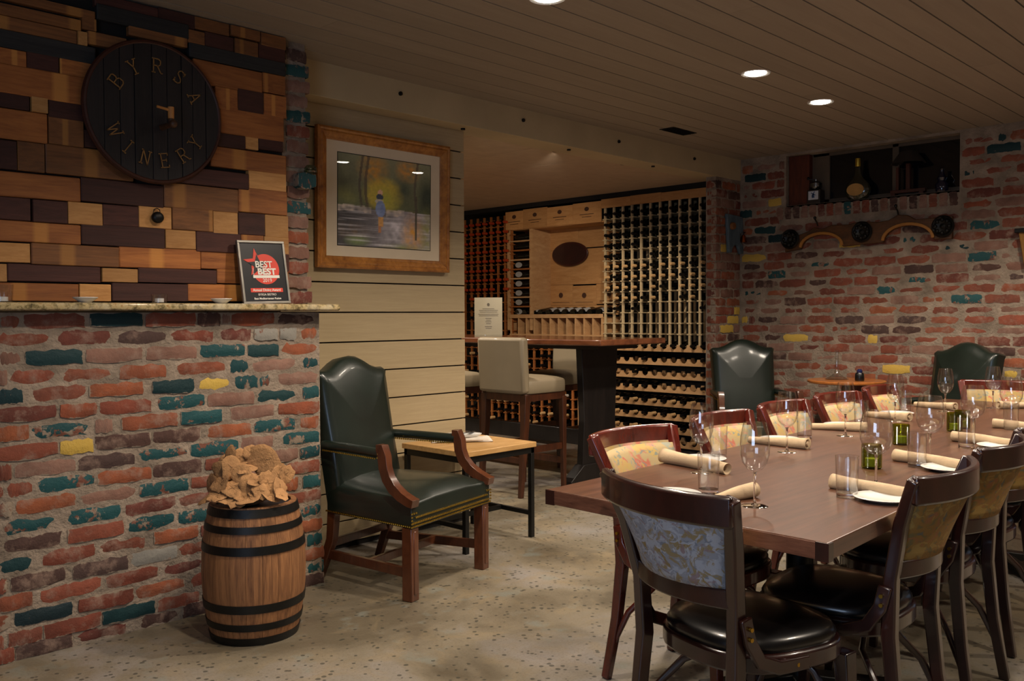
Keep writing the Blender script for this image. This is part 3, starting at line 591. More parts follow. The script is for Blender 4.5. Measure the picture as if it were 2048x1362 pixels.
# ---- lower left rack, seen between the stool legs
BY = [7.54-.1065*k for k in range(16)]; BZ = [.14+.1*k for k in range(9)]
single_bay('wine_rack', 'low redwood bottle rack behind the bar stools', BY, BZ, 0, 1.07, RACKO)
for i in range(9):
    for k in range(15):
        y = BY[k]-.053
        if rnd.random() < .4 and not (5.9 < y < 6.15): continue
        c = 'w' if 5.85 < y < 6.15 and i > 2 else rnd.choice('kkc')
        bottle(c, 7.235, y, BZ[i]+.036, f'{WHAT[c]}, redwood rack behind stools, {oz(i)} row up, {oz(k) if k < 14 else "fifteenth"} along', 'bottles in the low rack behind the stools')
# ================================================================ BAR TABLE AND STOOLS
bt = empty('bar_table', (5.46, 5.0, 0), 0, 'tall live edge wooden bar table on black panel legs', 'table')
r5 = random.Random(5); L0, L1 = -.98, 1.45; pts = []
for i in range(25): q = L0+(L1-L0)*i/24; pts.append((-.44+.025*sin(q*5)+r5.uniform(-.008, .008), q))
for i in range(25): q = L1-(L1-L0)*i/24; pts.append((.40+.03*sin(q*4+1)+r5.uniform(-.008, .008), q))
MB().prism(pts, 1.075, 1.12, 'z').obj('live_edge_top', SLABW, bt, bev=.008)
for s, y in (('a', -.6), ('b', 1.2)):
    m = MB(); m.prism([(-.20, .0), (-.17, .5), (-.2, 1.04), (.24, 1.04), (.21, .5), (.24, 0)], y-.03, y+.03, 'y'); m.obj('leg_panel', BLACKW, bt, bev=.004)
    MB().prism([(-.34, 0), (-.34, .05), (-.19, .16), (.23, .16), (.36, .05), (.36, 0)], y-.045, y+.045, 'y').obj('foot', BLACKW, bt, bev=.004)
MB().bx(-.03, .03, -.57, 1.17, .28, .40).obj('stretcher', BLACKW, bt, bev=.003); MB().bx(-.22, .26, -.8, 1.3, 1.04, 1.074).obj('apron', BLACKW, bt)
mc = empty('menu_card', (5.34, 5.46, 1.12), R(-46), 'white printed menu card standing on the tall bar table', 'card')
MB().box((0, 0, .165), (.235, .006, .33)).obj('card', plain('card_stock', 'aaa28b', .5, 0, .2, .02), mc); MB().box((0, .012, .012), (.24, .07, .008)).obj('holder_base', GLASS, mc)
m = MB()
m.prism([(.012*cos(a*pi/4), .27+.014*sin(a*pi/4)) for a in range(8)], -.0042, -.0035, 'y')
for z, wd in ((.235, .1), (.222, .16), (.208, .15), (.19, .17), (.176, .16), (.155, .05), (.14, .04), (.125, .05), (.11, .04), (.085, .06), (.07, .05)): m.bx(-wd/2, wd/2, -.0042, -.0035, z-.0016, z+.0016)
m.obj('print', plain('print_ink', '5c554a', .8), mc, smooth=False)
def cushion(w, d, z0, z1, dome=.02, n=8, taper=0, pw=6):
    m = MB(); vs = []; fs = []; N = 32
    def ring(k, z): return [(k*w/2*abs(cos(a))**(2/pw)*(1 if cos(a) >= 0 else -1), k*d/2*abs(sin(a))**(2/pw)*(1 if sin(a) >= 0 else -1), z) for a in [2*pi*i/N for i in range(N)]]
    rs = [ring(.97, z0), ring(1, z0+.006), ring(1.005, (z0+z1)/2), ring(.995, z1-.012), ring(.96, z1), ring(.8, z1+dome*.45), ring(.5, z1+dome*.85), ring(.2, z1+dome)]
    for r in rs: vs += r
    for j in range(len(rs)-1):
        for i in range(N): fs.append((j*N+i, j*N+(i+1) % N, (j+1)*N+(i+1) % N, (j+1)*N+i))
    fs += [tuple(range(N-1, -1, -1)), tuple((len(rs)-1)*N+i for i in range(N))]
    return m.add([(x*(1-taper*(y/d+.5)), y, z) for x, y, z in vs], fs)
def stool(label):
    t = empty('bar_stool', (0, 0, 0), 0, label, 'bar stool', 'cream bar stools round the tall table')
    cushion(.46, .47, .735, .83, .03, pw=8).obj('seat', CREAML, t, ang=60)
    m = MB(); m.box((0, .225, .94), (.46, .075, .40), rot=Matrix.Rotation(-.05, 3, 'X')); m.obj('backrest', CREAML, t, bev=.022)
    MB().bx(-.215, .215, -.215, .225, .68, .735).obj('seat_frame', STOOLW, t, bev=.003)
    for sx in (-1, 1):
        MB().sweep([(sx*.20, -.2, .7), (sx*.205, -.205, .0)], [(.045, .045), (.03, .03)], side=(1, 0, 0)).obj('leg', STOOLW, t, bev=.003)
        MB().sweep([(sx*.20, .2, .73), (sx*.2, .21, .5), (sx*.205, .26, 0)], [(.05, .055), (.045, .05), (.03, .034)], side=(1, 0, 0)).obj('leg', STOOLW, t, bev=.003)
        MB().sweep([(sx*.2, -.2, .33), (sx*.2, .22, .33)], (.022, .045), side=(1, 0, 0)).obj('stretcher', STOOLW, t)
    MB().sweep([(-.2, -.2, .22), (.2, -.2, .22)], (.03, .045), side=(0, 1, 0)).obj('footrest', STOOLW, t); MB().sweep([(-.2, .23, .26), (.2, .23, .26)], (.022, .04), side=(0, 1, 0)).obj('stretcher', STOOLW, t)
    return t
s0 = stool('cream leather bar stool nearest the side table, back toward the dining room'); s0.location = (4.87, 4.60, 0); s0.rotation_euler = (0, 0, R(90))
s1 = copy_tree(s0); s1.location = (4.83, 5.42, 0); s1['label'] = 'cream bar stool half hidden behind the shiplap partition'
s2 = copy_tree(s0); s2.location = (5.98, 5.25, 0); s2.rotation_euler = (0, 0, R(-90)); s2.scale = (1, 1, .955); s2['label'] = 'cream bar stool on the rack side of the tall table, seen under its top'
# ================================================================ ARMCHAIRS
def nails(pts, par, r=.0055, step=.0125):
    m = MB(); P = [V(p) for p in pts]
    for a, b in zip(P[:-1], P[1:]):
        n = max(1, int((b-a).length/step))
        for i in range(n): m.ball(a+(b-a)*i/n, r, 6, 3)
    tag(m.obj('nail_trim', BRASS, par), kind='stuff')
def armchair(label):
    t = empty('leather_armchair', (0, 0, 0), 0, label, 'armchair', 'green leather armchairs')
    W0, W1 = .66, .50; yf, yb = -.32, .26
    # seat: trapezoid box with rounded crown
    m = MB(); N = 10; vs = []; fs = []
    def half(y): return (W0+(W1-W0)*(y-yf)/(yb-yf))/2
    for j in range(N+1):
        y = yf+(yb-yf)*j/N; h = half(y); e = min(j, 3)/3; cr = .505-.045*(1-e)**2
        row = [(-h, .335), (-h, .43), (-h+.012, .455+.01*e), (-h*.8, cr-.015), (-h*.4, cr), (0, cr+.004), (h*.4, cr), (h*.8, cr-.015), (h-.012, .455+.01*e), (h, .43), (h, .335)]
        if j == 0: row = [(a, min(b, .452)) for a, b in row]
        vs += [(a, y+(.012 if j == 0 and b > .44 else 0), b) for a, b in row]
    K = 11
    for j in range(N):
        for i in range(K-1): fs.append((j*K+i, j*K+i+1, (j+1)*K+i+1, (j+1)*K+i))
        fs.append((j*K+K-1, j*K, (j+1)*K, (j+1)*K+K-1))
    fs += [tuple(range(K-1, -1, -1)), tuple(N*K+i for i in range(K))]
    m.add(vs, fs); m.obj('seat', LEATHER, t, bev=.006, ang=50)
    # camel back
    pts = [(-.25, .36), (-.245, .70), (-.255, 1.0), (-.262, 1.022), (-.245, 1.035), (-.20, 1.035), (-.15, 1.05), (-.10, 1.078), (-.05, 1.098), (0, 1.104)]
    pts = [(x, z) for x, z in pts]+[(-x, z) for x, z in pts[-2::-1]]
    m = MB(); T = Matrix.Translation((0, .215, .40)) @ Matrix.Rotation(R(-11), 4, 'X') @ Matrix.Translation((0, 0, -.40)); m.M = T
    # front face bulges: two rings
    def sc_(p, k, z0=.72): return (p[0]*k, z0+(p[1]-z0)*k)
    rings = [(1.0, .045), (1.0, -.02), (.955, -.045), (.8, -.058), (.5, -.066), (.2, -.07)]
    vs = []; n = len(pts)
    for k, y in rings: vs += [(sc_(p, k)[0], y, sc_(p, k)[1]) for p in pts]
    fs = [(j*n+i, j*n+(i+1) % n, (j+1)*n+(i+1) % n, (j+1)*n+i) for j in range(len(rings)-1) for i in range(n)]+[tuple(range(n-1, -1, -1)), tuple((len(rings)-1)*n+i for i in range(n))]
    m.add(vs, fs); m.M = Matrix(); m.obj('backrest', LEATHER, t, ang=50)
    for s in (-1, 1):
        m = MB(); m.sweep([(s*.255, .27, .67), (s*.275, .1, .668), (s*.30, -.10, .662), (s*.305, -.125, .66)], [(.05, .045)]*4, side=(1, 0, 0), n=10); m.obj('arm_pad', LEATHER, t, ang=60)
        nails([(s*.23, .25, .648), (s*.275, -.12, .64)], t); nails([(s*.285, .25, .648), (s*.33, -.12, .64)], t); nails([(s*.33, -.124, .645), (s*.325, -.128, .68), (s*.285, -.128, .68)], t)
        m = MB(); m.sweep([(s*.305, -.115, .69), (s*.308, -.135, .69), (s*.31, -.15, .65), (s*.31, -.155, .60), (s*.312, -.175, .55), (s*.315, -.21, .51), (s*.32, -.26, .478), (s*.322, -.31, .458), (s*.322, -.335, .452)],
                          [(.044, .03), (.046, .045), (.044, .05), (.042, .05), (.042, .05), (.044, .05), (.047, .045), (.052, .04), (.054, .036)], side=(1, 0, 0)); m.obj('arm_support', CHAIRL, t, bev=.006)
        m = MB(); m.bx(s*.30-.028, s*.30+.028, -.315, -.259, 0, .336); m.bx(s*.30-.012, s*.30+.012, -.319, -.31, .03, .32); m.obj('leg', CHAIRL, t, bev=.004)
        m = MB(); m.sweep([(s*.225, .235, .36), (s*.225, .25, .2), (s*.23, .33, 0)], [(.045, .05), (.042, .046), (.034, .036)], side=(1, 0, 0)); m.obj('leg', CHAIRL, t, bev=.004)
        m = MB(); m.sweep([(s*.30, -.28, .125), (s*.228, .27, .125)], (.022, .045), side=(1, 0, 0)); m.obj('stretcher', CHAIRL, t, bev=.002)
    MB().bx(-.265, .265, -.03, -.008, .108, .148).obj('stretcher', CHAIRL, t, bev=.002); MB().bx(-.225, .225, .245, .265, .16, .20).obj('stretcher', CHAIRL, t, bev=.002)
    z = .345; hb = half(yb)
    nails([(-hb-.003, yb, z), (-.333, yf, z), (.333, yf, z), (hb+.003, yb, z)], t)
    nails([(-.325, yf-.004, z+.016), (.325, yf-.004, z+.016)], t)
    nails([(-.333, yf-.003, z), (-.333, yf-.003, z+.06), (-.30, yf-.003, z+.06), (-.30, yf-.003, z+.04), (.30, yf-.003, z+.04), (.30, yf-.003, z+.06), (.333, yf-.003, z+.06), (.333, yf-.003, z)], t)
    return t
a0 = armchair('green leather camel back armchair with brass nails beside the brick half wall'); a0.location = (2.83, 3.53, 0); a0.rotation_euler = (0, 0, R(13.5))
a1 = copy_tree(a0); a1.location = (6.40, 3.56, 0); a1.rotation_euler = (0, 0, R(227+90)); a1['label'] = 'green leather armchair by the brick pier with a bright reflection on its back'
a2 = copy_tree(a0); a2.location = (6.53, 2.255, 0); a2.rotation_euler = (0, 0, R(158+90)); a2['label'] = 'green leather armchair behind the far end of the dining table'
# ================================================================ SIDE TABLE
t = empty('side_table', (3.585, 3.83, 0), 0, 'small square side table with oak top and black frame beside the armchair', 'table')
MB().bx(-.285, .285, -.27, .27, .53, .56).obj('top', SIDEW, t, bev=.003)
m = MB(); m.bx(-.275, .275, -.26, -.235, .495, .528).bx(-.275, .275, .235, .26, .495, .528).bx(-.275, -.25, -.26, .26, .495, .528).bx(.25, .275, -.26, .26, .495, .528); m.obj('frame', IRON, t, bev=.001)
for sx in (-1, 1):
    for sy in (-1, 1): MB().bx(sx*.262-.0135, sx*.262+.0135, sy*.247-.0135, sy*.247+.0135, 0, .495).obj('leg', IRON, t, bev=.001)
    MB().bx(sx*.262-.01, sx*.262+.01, -.24, .24, .13, .155).obj('stretcher', IRON, t)
MB().bx(-.27, .27, -.01, .01, .13, .155).obj('stretcher', IRON, t)
def cloth_grid(nx, ny, f):
    m = MB(); vs = [f(i/nx, j/ny) for j in range(ny+1) for i in range(nx+1)]
    m.add(vs, [(j*(nx+1)+i, j*(nx+1)+i+1, (j+1)*(nx+1)+i+1, (j+1)*(nx+1)+i) for j in range(ny) for i in range(nx)]); return m
tn = empty('folded_napkin', (3.615, 3.935, .56), R(-38), 'folded white napkin lying under the tray on the side table', 'napkin')
def fn(u, v):
    x = (u-.5)*.36; y = (v-.5)*.22; z = .012+.006*sin(u*9+v*4)+.004*sin(v*14); e = min(u, 1-u, v, 1-v)
    return (x, y, z if e > .04 else .002+.006*abs(sin(u*7)))
o = cloth_grid(24, 16, fn).obj('cloth', NAPW, tn, fix=False); md = o.modifiers.new('s', 'SOLIDIFY'); md.thickness = .003
MB().sweep([(-.10, -.105, .014), (0, -.11, .016), (.12, -.10, .014)], (.02, .018), n=8).obj('rolled_edge', NAPW, tn)
tr = empty('tray', (3.64, 3.95, .58), R(-38), 'small white tray holding cutlery on the side table', 'tray')
m = MB(); m.lathe([(1e-5, .004), (.085, .004), (.098, .013), (.103, .015), (.10, .011), (.086, 0), (1e-5, 0)], 28, M=Matrix.Diagonal((1.15, .62, 1, 1)).to_3x3(), caps=False); m.obj('dish', CHINA, tr)
def fork(name, lab, loc, rz, kind):
    t = empty(name, loc, rz, lab, name, 'cutlery on the side table tray')
    m = MB(); m.sweep([(-.09, 0, .004), (-.03, 0, .008), (.04, 0, .006)], [(.012, .003), (.006, .004), (.007, .003)]); m.obj('handle', STEEL, t)
    if kind == 'fork':
        m = MB(); m.sweep([(.04, 0, .006), (.055, 0, .005)], [(.007, .003), (.022, .002)])
        for q in (-.009, -.003, .003, .009): m.sweep([(.055, q, .005), (.09, q, .009)], (.003, .002))
        m.obj('tines', STEEL, t)
    else: m = MB(); m.ball((.066, 0, .007), .02, 12, 6, (1.4, .8, .18)); m.obj('bowl', STEEL, t)
fork('fork', 'steel fork lying on the tray of the side table', (3.61, 3.97, .592), R(-20), 'fork'); fork('spoon', 'steel spoon lying across the tray of the side table', (3.66, 3.935, .592), R(15), 'spoon')
# ================================================================ LEDGE ITEMS, POSTER, BARREL HEAD
def dish(x, lab):
    t = MB(); t.lathe([(1e-5, .004), (.018, .004), (.034, .015), (.046, .022), (.047, .020), (.034, .010), (.02, 0), (1e-5, 0)], 28, caps=False); o = t.obj('small_dish', CHINA, loc=(x, 3.69, 1.357)); tag(o, lab, 'dish', 'dishes on the granite ledge')
dish(1.385, 'small white dish on the granite ledge below the barrel stave wall, left one'); dish(1.963, 'small white dish on the granite ledge beside the framed award')
def tealight(x, lab, r=.034, h=.036):
    t = empty('tealight_holder', (x, 3.69, 1.357), 0, lab, 'candle holder', 'glass tealight holders on the ledge')
    MB().lathe([(1e-5, .003), (r*.8, .003), (r*.85, .01), (r*.95, h), (r, h), (r*.9, 0), (1e-5, 0)], 24, caps=False).obj('glass_cup', GLASS, t); MB().lathe([(1e-5, .004), (r*.55, .004), (r*.55, .02), (1e-5, .02)], 20, caps=False).obj('candle', CHINA, t)
tealight(1.684, 'low clear glass tealight holder in the middle of the granite ledge')
tealight(1.085, 'larger clear glass candle holder at the left end of the ledge', .04, .065)
TXT = {}
def text(body, size, mat, par, loc, rot, name='lettering', align='CENTER', ext=.0004, bold=0, sx=1):
    c = bpy.data.curves.new(name+'_curve', 'FONT'); c.body = body; c.size = size; c.align_x = align; c.extrude = ext; c.offset = bold; c.resolution_u = 3
    tmp = bpy.data.objects.new('tmp', c); c.materials.append(mat); COL.objects.link(tmp); bpy.context.view_layer.update()
    me = bpy.data.meshes.new_from_object(tmp.evaluated_get(bpy.context.evaluated_depsgraph_get())); bpy.data.objects.remove(tmp); o = bpy.data.objects.new(name, me)
    link(o, par); o.location = loc; o.rotation_euler = rot; o.scale = (sx, 1, 1); return o
pf = empty('framed_award', (2.205, 3.715, 1.3575), 0, 'framed dining award poster leaning on the granite ledge', 'framed poster'); pf.rotation_euler = (R(-9), R(-1.5), 0)
W, H = .243, .295
PBLK = plain('poster_black', '16161b', .35, 0, .5, .02); PRED = plain('poster_red', 'd23a25', .5, 0, .3, .02); PWHT = plain('poster_white', 'e0dcd2', .6, var=.02); SILV = plain('silver_frame', '9a958c', .4, .6)
MB().bx(-W/2, W/2, -.004, .004, 0, H).obj('poster', PBLK, pf)
b = .011; m = MB(); m.bx(-W/2, W/2, -.010, .006, 0, b).bx(-W/2, W/2, -.010, .006, H-b, H).bx(-W/2, -W/2+b, -.010, .006, b, H-b).bx(W/2-b, W/2, -.010, .006, b, H-b); m.obj('frame', SILV, pf, bev=.0015)
m = MB(); cx, cz = .01, .162; m.prism([(cx+.071*cos(a*pi/20), cz+.071*sin(a*pi/20)) for a in range(40)], -.0052, -.0045, 'y'); m.obj('red_disc', PRED, pf, smooth=False)
def star(cx, cz, ro, ri, a0): return [(cx+(ro if i % 2 == 0 else ri)*cos(a0+i*pi/5), cz+(ro if i % 2 == 0 else ri)*sin(a0+i*pi/5)) for i in range(10)]
MB().prism(star(-.032, .192, .068, .026, R(96)), -.0056, -.0050, 'y').obj('red_star', PRED, pf, smooth=False); MB().prism(star(-.027, .180, .052, .022, R(93)), -.0060, -.0055, 'y').obj('black_star', PBLK, pf, smooth=False)
rx = (pi/2, 0, 0)
text('BEST', .042, PWHT, pf, (.002, -.0066, .170), rx, bold=.0008, sx=1.0); text('BEST', .040, PWHT, pf, (.014, -.0066, .137), rx, bold=.0016, sx=1.12); text('OF THE', .009, PWHT, pf, (-.052, -.0066, .150), (pi/2, -pi/2, 0))
MB().bx(-.058, .078, -.0066, -.006, .120, .133).obj('ribbon', PWHT, pf, smooth=False); text('2019', .024, PWHT, pf, (.012, -.0066, .101), rx)
MB().bx(-.078, .088, -.0056, -.0048, .054, .073).obj('red_band', PRED, pf, smooth=False)
text('Annual Dining Award', .0165, PWHT, pf, (.004, -.0064, .0585), rx, bold=.0003); text('BYRSA BISTRO', .0145, PWHT, pf, (.004, -.0060, .038), rx); text('Best Mediterranean Fusion', .0128, PWHT, pf, (.004, -.0060, .020), rx, bold=.0003)
# barrel head sign
bh = empty('barrel_head_sign', (1.712, 3.775, 2.165), 0, 'black wooden barrel head with carved winery lettering and a wooden tap', 'sign')
HEADW = wood('barrel_head_wood', '131216', '251c1c', .55, 0, 1, (26, 8, 1.4), True, .4, None, .25); LET = plain('letter_gold', '8f6734', .6, var=.15); RIMW = wood('barrel_head_rim', '2c130d', '4a2416', .5, 0, 1, (5, 5, 5), False)
Rr = .292; xs = [-Rr, -.215, -.15, -.09, -.015, .05, .115, .165, .225, Rr]
for a, b_ in zip(xs[:-1], xs[1:]):
    pts = []; n = 10
    for i in range(n+1): x = a+.0012+(b_-a-.0024)*i/n; pts.append((x, math.sqrt(max(Rr*Rr-x*x, 0))*.995))
    pts2 = pts+[(x, -z) for x, z in reversed(pts)]; q = []
    for p in pts2:
        if not q or (abs(p[0]-q[-1][0])+abs(p[1]-q[-1][1])) > 1e-5: q.append(p)
    d = rnd.uniform(0, .003); MB().prism(q, -.018-d, .0, 'y').obj('stave', HEADW, bh, bev=.001)
m = MB(); m.lathe([(.286, 0), (.300, 0), (.302, .012), (.296, .022), (.288, .024), (.284, .02)], 72, M=Matrix.Rotation(pi/2, 3, 'X'), caps=False); m.obj('rim', RIMW, bh)
F = {'B': [[(0, 0), (0, 1)], [(-.12, 1), (.4, 1), (.52, .9), (.52, .66), (.4, .54), (0, .54)], [(.4, .54), (.6, .42), (.6, .12), (.45, 0), (-.12, 0)]],
     'Y': [[(0, 1), (.3, .5), (.6, 1)], [(.3, .5), (.3, 0)], [(-.12, 1), (.12, 1)], [(.48, 1), (.72, 1)], [(.15, 0), (.45, 0)]],
     'R': [[(0, 0), (0, 1)], [(-.12, 1), (.4, 1), (.55, .88), (.55, .62), (.4, .5), (0, .5)], [(.3, .5), (.6, 0), (.72, 0)], [(-.12, 0), (.14, 0)]],
     'S': [[(.55, .8), (.45, .97), (.2, 1), (.04, .85), (.06, .65), (.5, .38), (.56, .18), (.42, .02), (.15, 0), (.02, .18)], [(.55, .75), (.57, 1)], [(.02, 0), (.02, .25)]],
     'A': [[(0, 0), (.3, 1), (.6, 0)], [(.12, .36), (.48, .36)], [(-.12, 0), (.12, 0)], [(.48, 0), (.72, 0)]],
     'W': [[(0, 1), (.2, 0), (.4, .8), (.6, 0), (.8, 1)], [(-.1, 1), (.12, 1)], [(.68, 1), (.9, 1)]], 'I': [[(.3, 0), (.3, 1)], [(.15, 0), (.45, 0)], [(.15, 1), (.45, 1)]],
     'N': [[(0, 0), (0, 1), (.55, 0), (.55, 1)], [(-.12, 0), (.12, 0)], [(.43, 1), (.67, 1)], [(-.1, 1), (.02, 1)]], 'E': [[(0, 0), (0, 1)], [(-.12, 1), (.55, 1), (.55, .86)], [(0, .52), (.4, .52)], [(-.12, 0), (.57, 0), (.57, .15)], [(.4, .6), (.4, .44)]]}
def letter(ch, cx, cz, rot, size=.058):
    m = MB()
    for st_ in F[ch]:
        P = []
        for u, v in st_:
            x, z = (u-.3)*size*.92, (v-.5)*size; P.append((cx+x*cos(rot)-z*sin(rot), -.0235, cz+x*sin(rot)+z*cos(rot)))
        for p, q in zip(P[:-1], P[1:]):
            p, q = V(p), V(q); d = (q-p).normalized()*.0012; m.sweep([p-d, q+d], (.0042, .003), side=(d.z, 0, -d.x) if d.length else (1, 0, 0))
    m.obj('letter', LET, bh, smooth=False)
for ch, a in zip('BYRSA', (148, 119, 88, 58, 28)): letter(ch, .196*cos(R(a)), .196*sin(R(a)), R(a-90))
for ch, a in zip('WINERY', (208, 233, 256, 280, 305, 328)): letter(ch, .202*cos(R(a)), .202*sin(R(a)), R(a+90))
tp = MB(); tp.cyl((.025, -.02, -.06), (.025, -.125, -.06), .013, .010, 14); tp.ball((.025, -.125, -.06), .017, 12, 8); tp.cyl((.025, -.105, -.065), (.025, -.105, -.025), .011, .010, 12); tp.obj('tap_spout', wood('tap_dark', '3a2416', '5a3a22', .5, 0, 1, (9, 9, 3), False), bh)
tp = MB(); tp.cyl((.025, -.105, -.036), (.025, -.105, .012), .0125, .013, 14); tp.cyl((.03, -.105, -.002), (-.035, -.105, .006), .006, .0055, 10); tp.obj('tap_key', wood('tap_light', 'a86a34', 'c48848', .45, 0, 1, (9, 9, 3), False), bh)
kb = empty('door_knocker', (1.722, 3.795, 1.728), 0, 'small dark round metal knob hooked on the stave wall below the barrel head', 'knob'); m = MB(); m.ball((0, -.018, -.004), .026, 14, 10, (1.05, .7, .95)); m.obj('knob', IRON, kb)
m = MB(); m.sweep([(-.016, -.012, .012), (-.012, -.012, .030), (0, -.012, .036), (.012, -.012, .030), (.016, -.012, .012)], (.004, .004), n=6); m.obj('hook', IRON, kb)
gi = empty('glass_insulator', (2.49, 3.78, 1.998), 0, 'green glass insulator on the brick sticking out beside the picture', 'insulator')
MB().lathe([(1e-5, 0), (.030, 0), (.033, .008), (.028, .014), (.031, .020), (.027, .027), (.02, .036), (1e-5, .039)], 20, caps=False).obj('body', glass('aqua_glass', (.45, .6, .5), .05, .15, .5), gi)
# ================================================================ PICTURE
pc = empty('framed_picture', (3.235, 4.155, 1.945), 0, 'large oak framed painting of an angler in an autumn stream', 'framed picture'); pc.rotation_euler = (R(1.1), 0, 0)
PW, PH, fb = .95, .765, .068
def framebar(p0, p1, inn): # mitred moulding along p0->p1, inn points inward
    prof = [(0, 0), (0, -.030), (.012, -.036), (.020, -.030), (.030, -.034), (.042, -.028), (.050, -.022), (.060, -.020), (.068, -.012), (.068, 0)]
    m = MB(); p0, p1, inn = V(p0), V(p1), V(inn); d = (p1-p0).normalized(); n = len(prof); vs = []
    for a, b in prof: vs.append(p0+inn*a+d*a+V((0, b, 0)))
    for a, b in prof: vs.append(p1+inn*a-d*a+V((0, b, 0)))
    m.add(vs, [(i, (i+1) % n, n+(i+1) % n, n+i) for i in range(n)]+[tuple(range(n-1, -1, -1)), tuple(range(n, 2*n))]); return m
c = [(-PW/2, 0, -PH/2), (PW/2, 0, -PH/2), (PW/2, 0, PH/2), (-PW/2, 0, PH/2)]
for i, inn in enumerate(((0, 0, 1), (-1, 0, 0), (0, 0, -1), (1, 0, 0))): framebar(c[i], c[(i+1) % 4], inn).obj('frame_side', OAK, pc, bev=.001)
MB().bx(-PW/2+.05, PW/2-.05, -.010, -.004, -PH/2+.05, PH/2-.05).obj('mat_board', plain('mat_board', 'dccbb0', .9, var=.02), pc)
iw, ih = .665, .505; gx, gz = 133, 101; vs = []; fs = []; colr = []
def hsv(h): return lin(h)[:3]
def lerp(a, b, t): t = max(0, min(1, t)); return tuple(a[i]+(b[i]-a[i])*t for i in range(3))
def nz(x, y, s, o=0): return noise.noise(V((x*s+o, y*s*1.1, o*1.7)))*.5+.5
def paint(u, v): # u across, v up, 0..1
    def T(h): return hsv(h)
    h = .40+.05*nz(u, 0, 3); n1 = nz(u, v, 7, 1); n2 = nz(u, v, 22, 2); n3 = nz(u, v, 45, 4)
    if v > h:
        c = lerp(T('50543c'), T('6f7058'), (v-h)*1.6)
        c = lerp(c, T('a3913c'), max(0, 1-math.hypot((u-.47)/.24, (v-.60)/.22))*2.4*(.4+n2))
        c = lerp(c, T('a8772f'), max(0, 1-math.hypot((u-.36)/.2, (v-.88)/.22))*1.6*n2)
        c = lerp(c, T('b07a35'), max(0, 1-math.hypot((u-.74)/.16, (v-.90)/.16))*1.8*n2)
        c = lerp(c, T('8f8f3c'), max(0, 1-math.hypot((u-.52)/.2, (v-.55)/.16))*1.4*n1)
        c = lerp(c, T('7a7a44'), max(0, 1-math.hypot((u-.1)/.22, (v-.56)/.14))*1.1*n1)
        c = lerp(c, T('2f3a33'), max(0, 1-math.hypot((u-.68)/.13, (v-.66)/.2))*1.4*n1); c = lerp(c, T('343c30'), max(0, 1-math.hypot((u-.96)/.12, (v-.6)/.3))*1.5)
        c = lerp(c, T('33322b'), max(0, 1-math.hypot((u-.04)/.18, (v-.78)/.3))*1.2*n1)
        for tx, w_ in ((.24, .012), (.30, .014), (.84, .013)):
            if abs(u-tx-.02*sin(v*7)) < w_: c = lerp(c, T('4a4038'), .75)
    else:
        c = lerp(T('3c3a3a'), T('8a8488'), (u-.1)*1.1*(.4+n1)); c = lerp(c, T('c3bcc0'), max(0, 1-abs(u-.62)/.22)*max(0, 1-abs(v-.22)/.2)*n2*1.2)
        c = lerp(c, T('5a4a3a'), max(0, 1-math.hypot((u-.14)/.28, (v-.16)/.12))*1.2*n2); c = lerp(c, T('5f6b45'), max(0, 1-math.hypot((u-.2)/.16, (v-.06)/.08))*1.3)
        q_ = nz(u*.25, v*5, 11, 7); c = lerp(c, T('bdb8ba'), max(0, q_-.52)*2.2)
    if abs(v-h+.02) < .035 and (u < .34 or .50 < u < .70): c = lerp(c, T('b3a698'), n2*1.5-.2)
    g = max(0, 1-math.hypot((u-.80)/.16, (v-.16)/.30))*1.6*n2; c = lerp(c, T('b0803a'), g); c = lerp(c, T('7d7c3e'), max(0, 1-math.hypot((u-.97)/.12, (v-.2)/.35))*1.5*n2)
    c = lerp(c, T('6f7340'), max(0, 1-math.hypot((u-.7)/.3, (v-.0)/.07))*1.6*n1)
    if abs(u-.835) < .010 and v < .62 and v > .1: c = T('4a4438')
    # the angler
    if math.hypot((u-.437)/.028, (v-.615)/.03) < 1: c = T('c39a80')
    if math.hypot((u-.432)/.036, (v-.565)/.034) < 1: c = T('37404f')
    if math.hypot((u-.425)/.045, (v-.515)/.025) < 1: c = T('a39c8c')
    if math.hypot((u-.440)/.052, (v-.43)/.095) < 1: c = lerp(T('5f6d90'), T('7d8aa8'), n2)
    if abs(u-.445+.0*v) < .028 and .235 < v < .345: c = lerp(T('a87a4a'), T('b58a50'), n3)
    if abs(u-.432) < .015 and .16 < v < .24: c = T('9a6a4a')
    k = (.86+.28*n3)*1.9; return tuple(min(1, x*k) for x in c)
for j in range(gz+1):
    for i in range(gx+1):
        u, v = i/gx, j/gz; vs.append((-iw/2+iw*u, -.0112, -ih/2+ih*v)); colr.append((*paint(u, v), 1))
for j in range(gz):
    for i in range(gx): a = j*(gx+1)+i; fs.append((a, a+1, a+gx+2, a+gx+1))
me = bpy.data.meshes.new('painting'); me.from_pydata(vs, [], fs); ca = me.color_attributes.new('paint', 'FLOAT_COLOR', 'POINT'); ca.data.foreach_set('color', [x for c_ in colr for x in c_])
tp_ = NT('painting_print'); at = tp_.n('ShaderNodeAttribute', attribute_name='paint'); tp_.out(at.outputs['Color'], .7); me.materials.append(tp_.m)
link(bpy.data.objects.new('painting', me), pc)
m = MB()
for a in ((-iw/2-.004, iw/2+.004, -ih/2-.004, -ih/2), (-iw/2-.004, iw/2+.004, ih/2, ih/2+.004), (-iw/2-.004, -iw/2, -ih/2, ih/2), (iw/2, iw/2+.004, -ih/2, ih/2)): m.bx(a[0], a[1], -.0115, -.0105, a[2], a[3])
m.obj('inner_border', CHARC, pc, smooth=False)
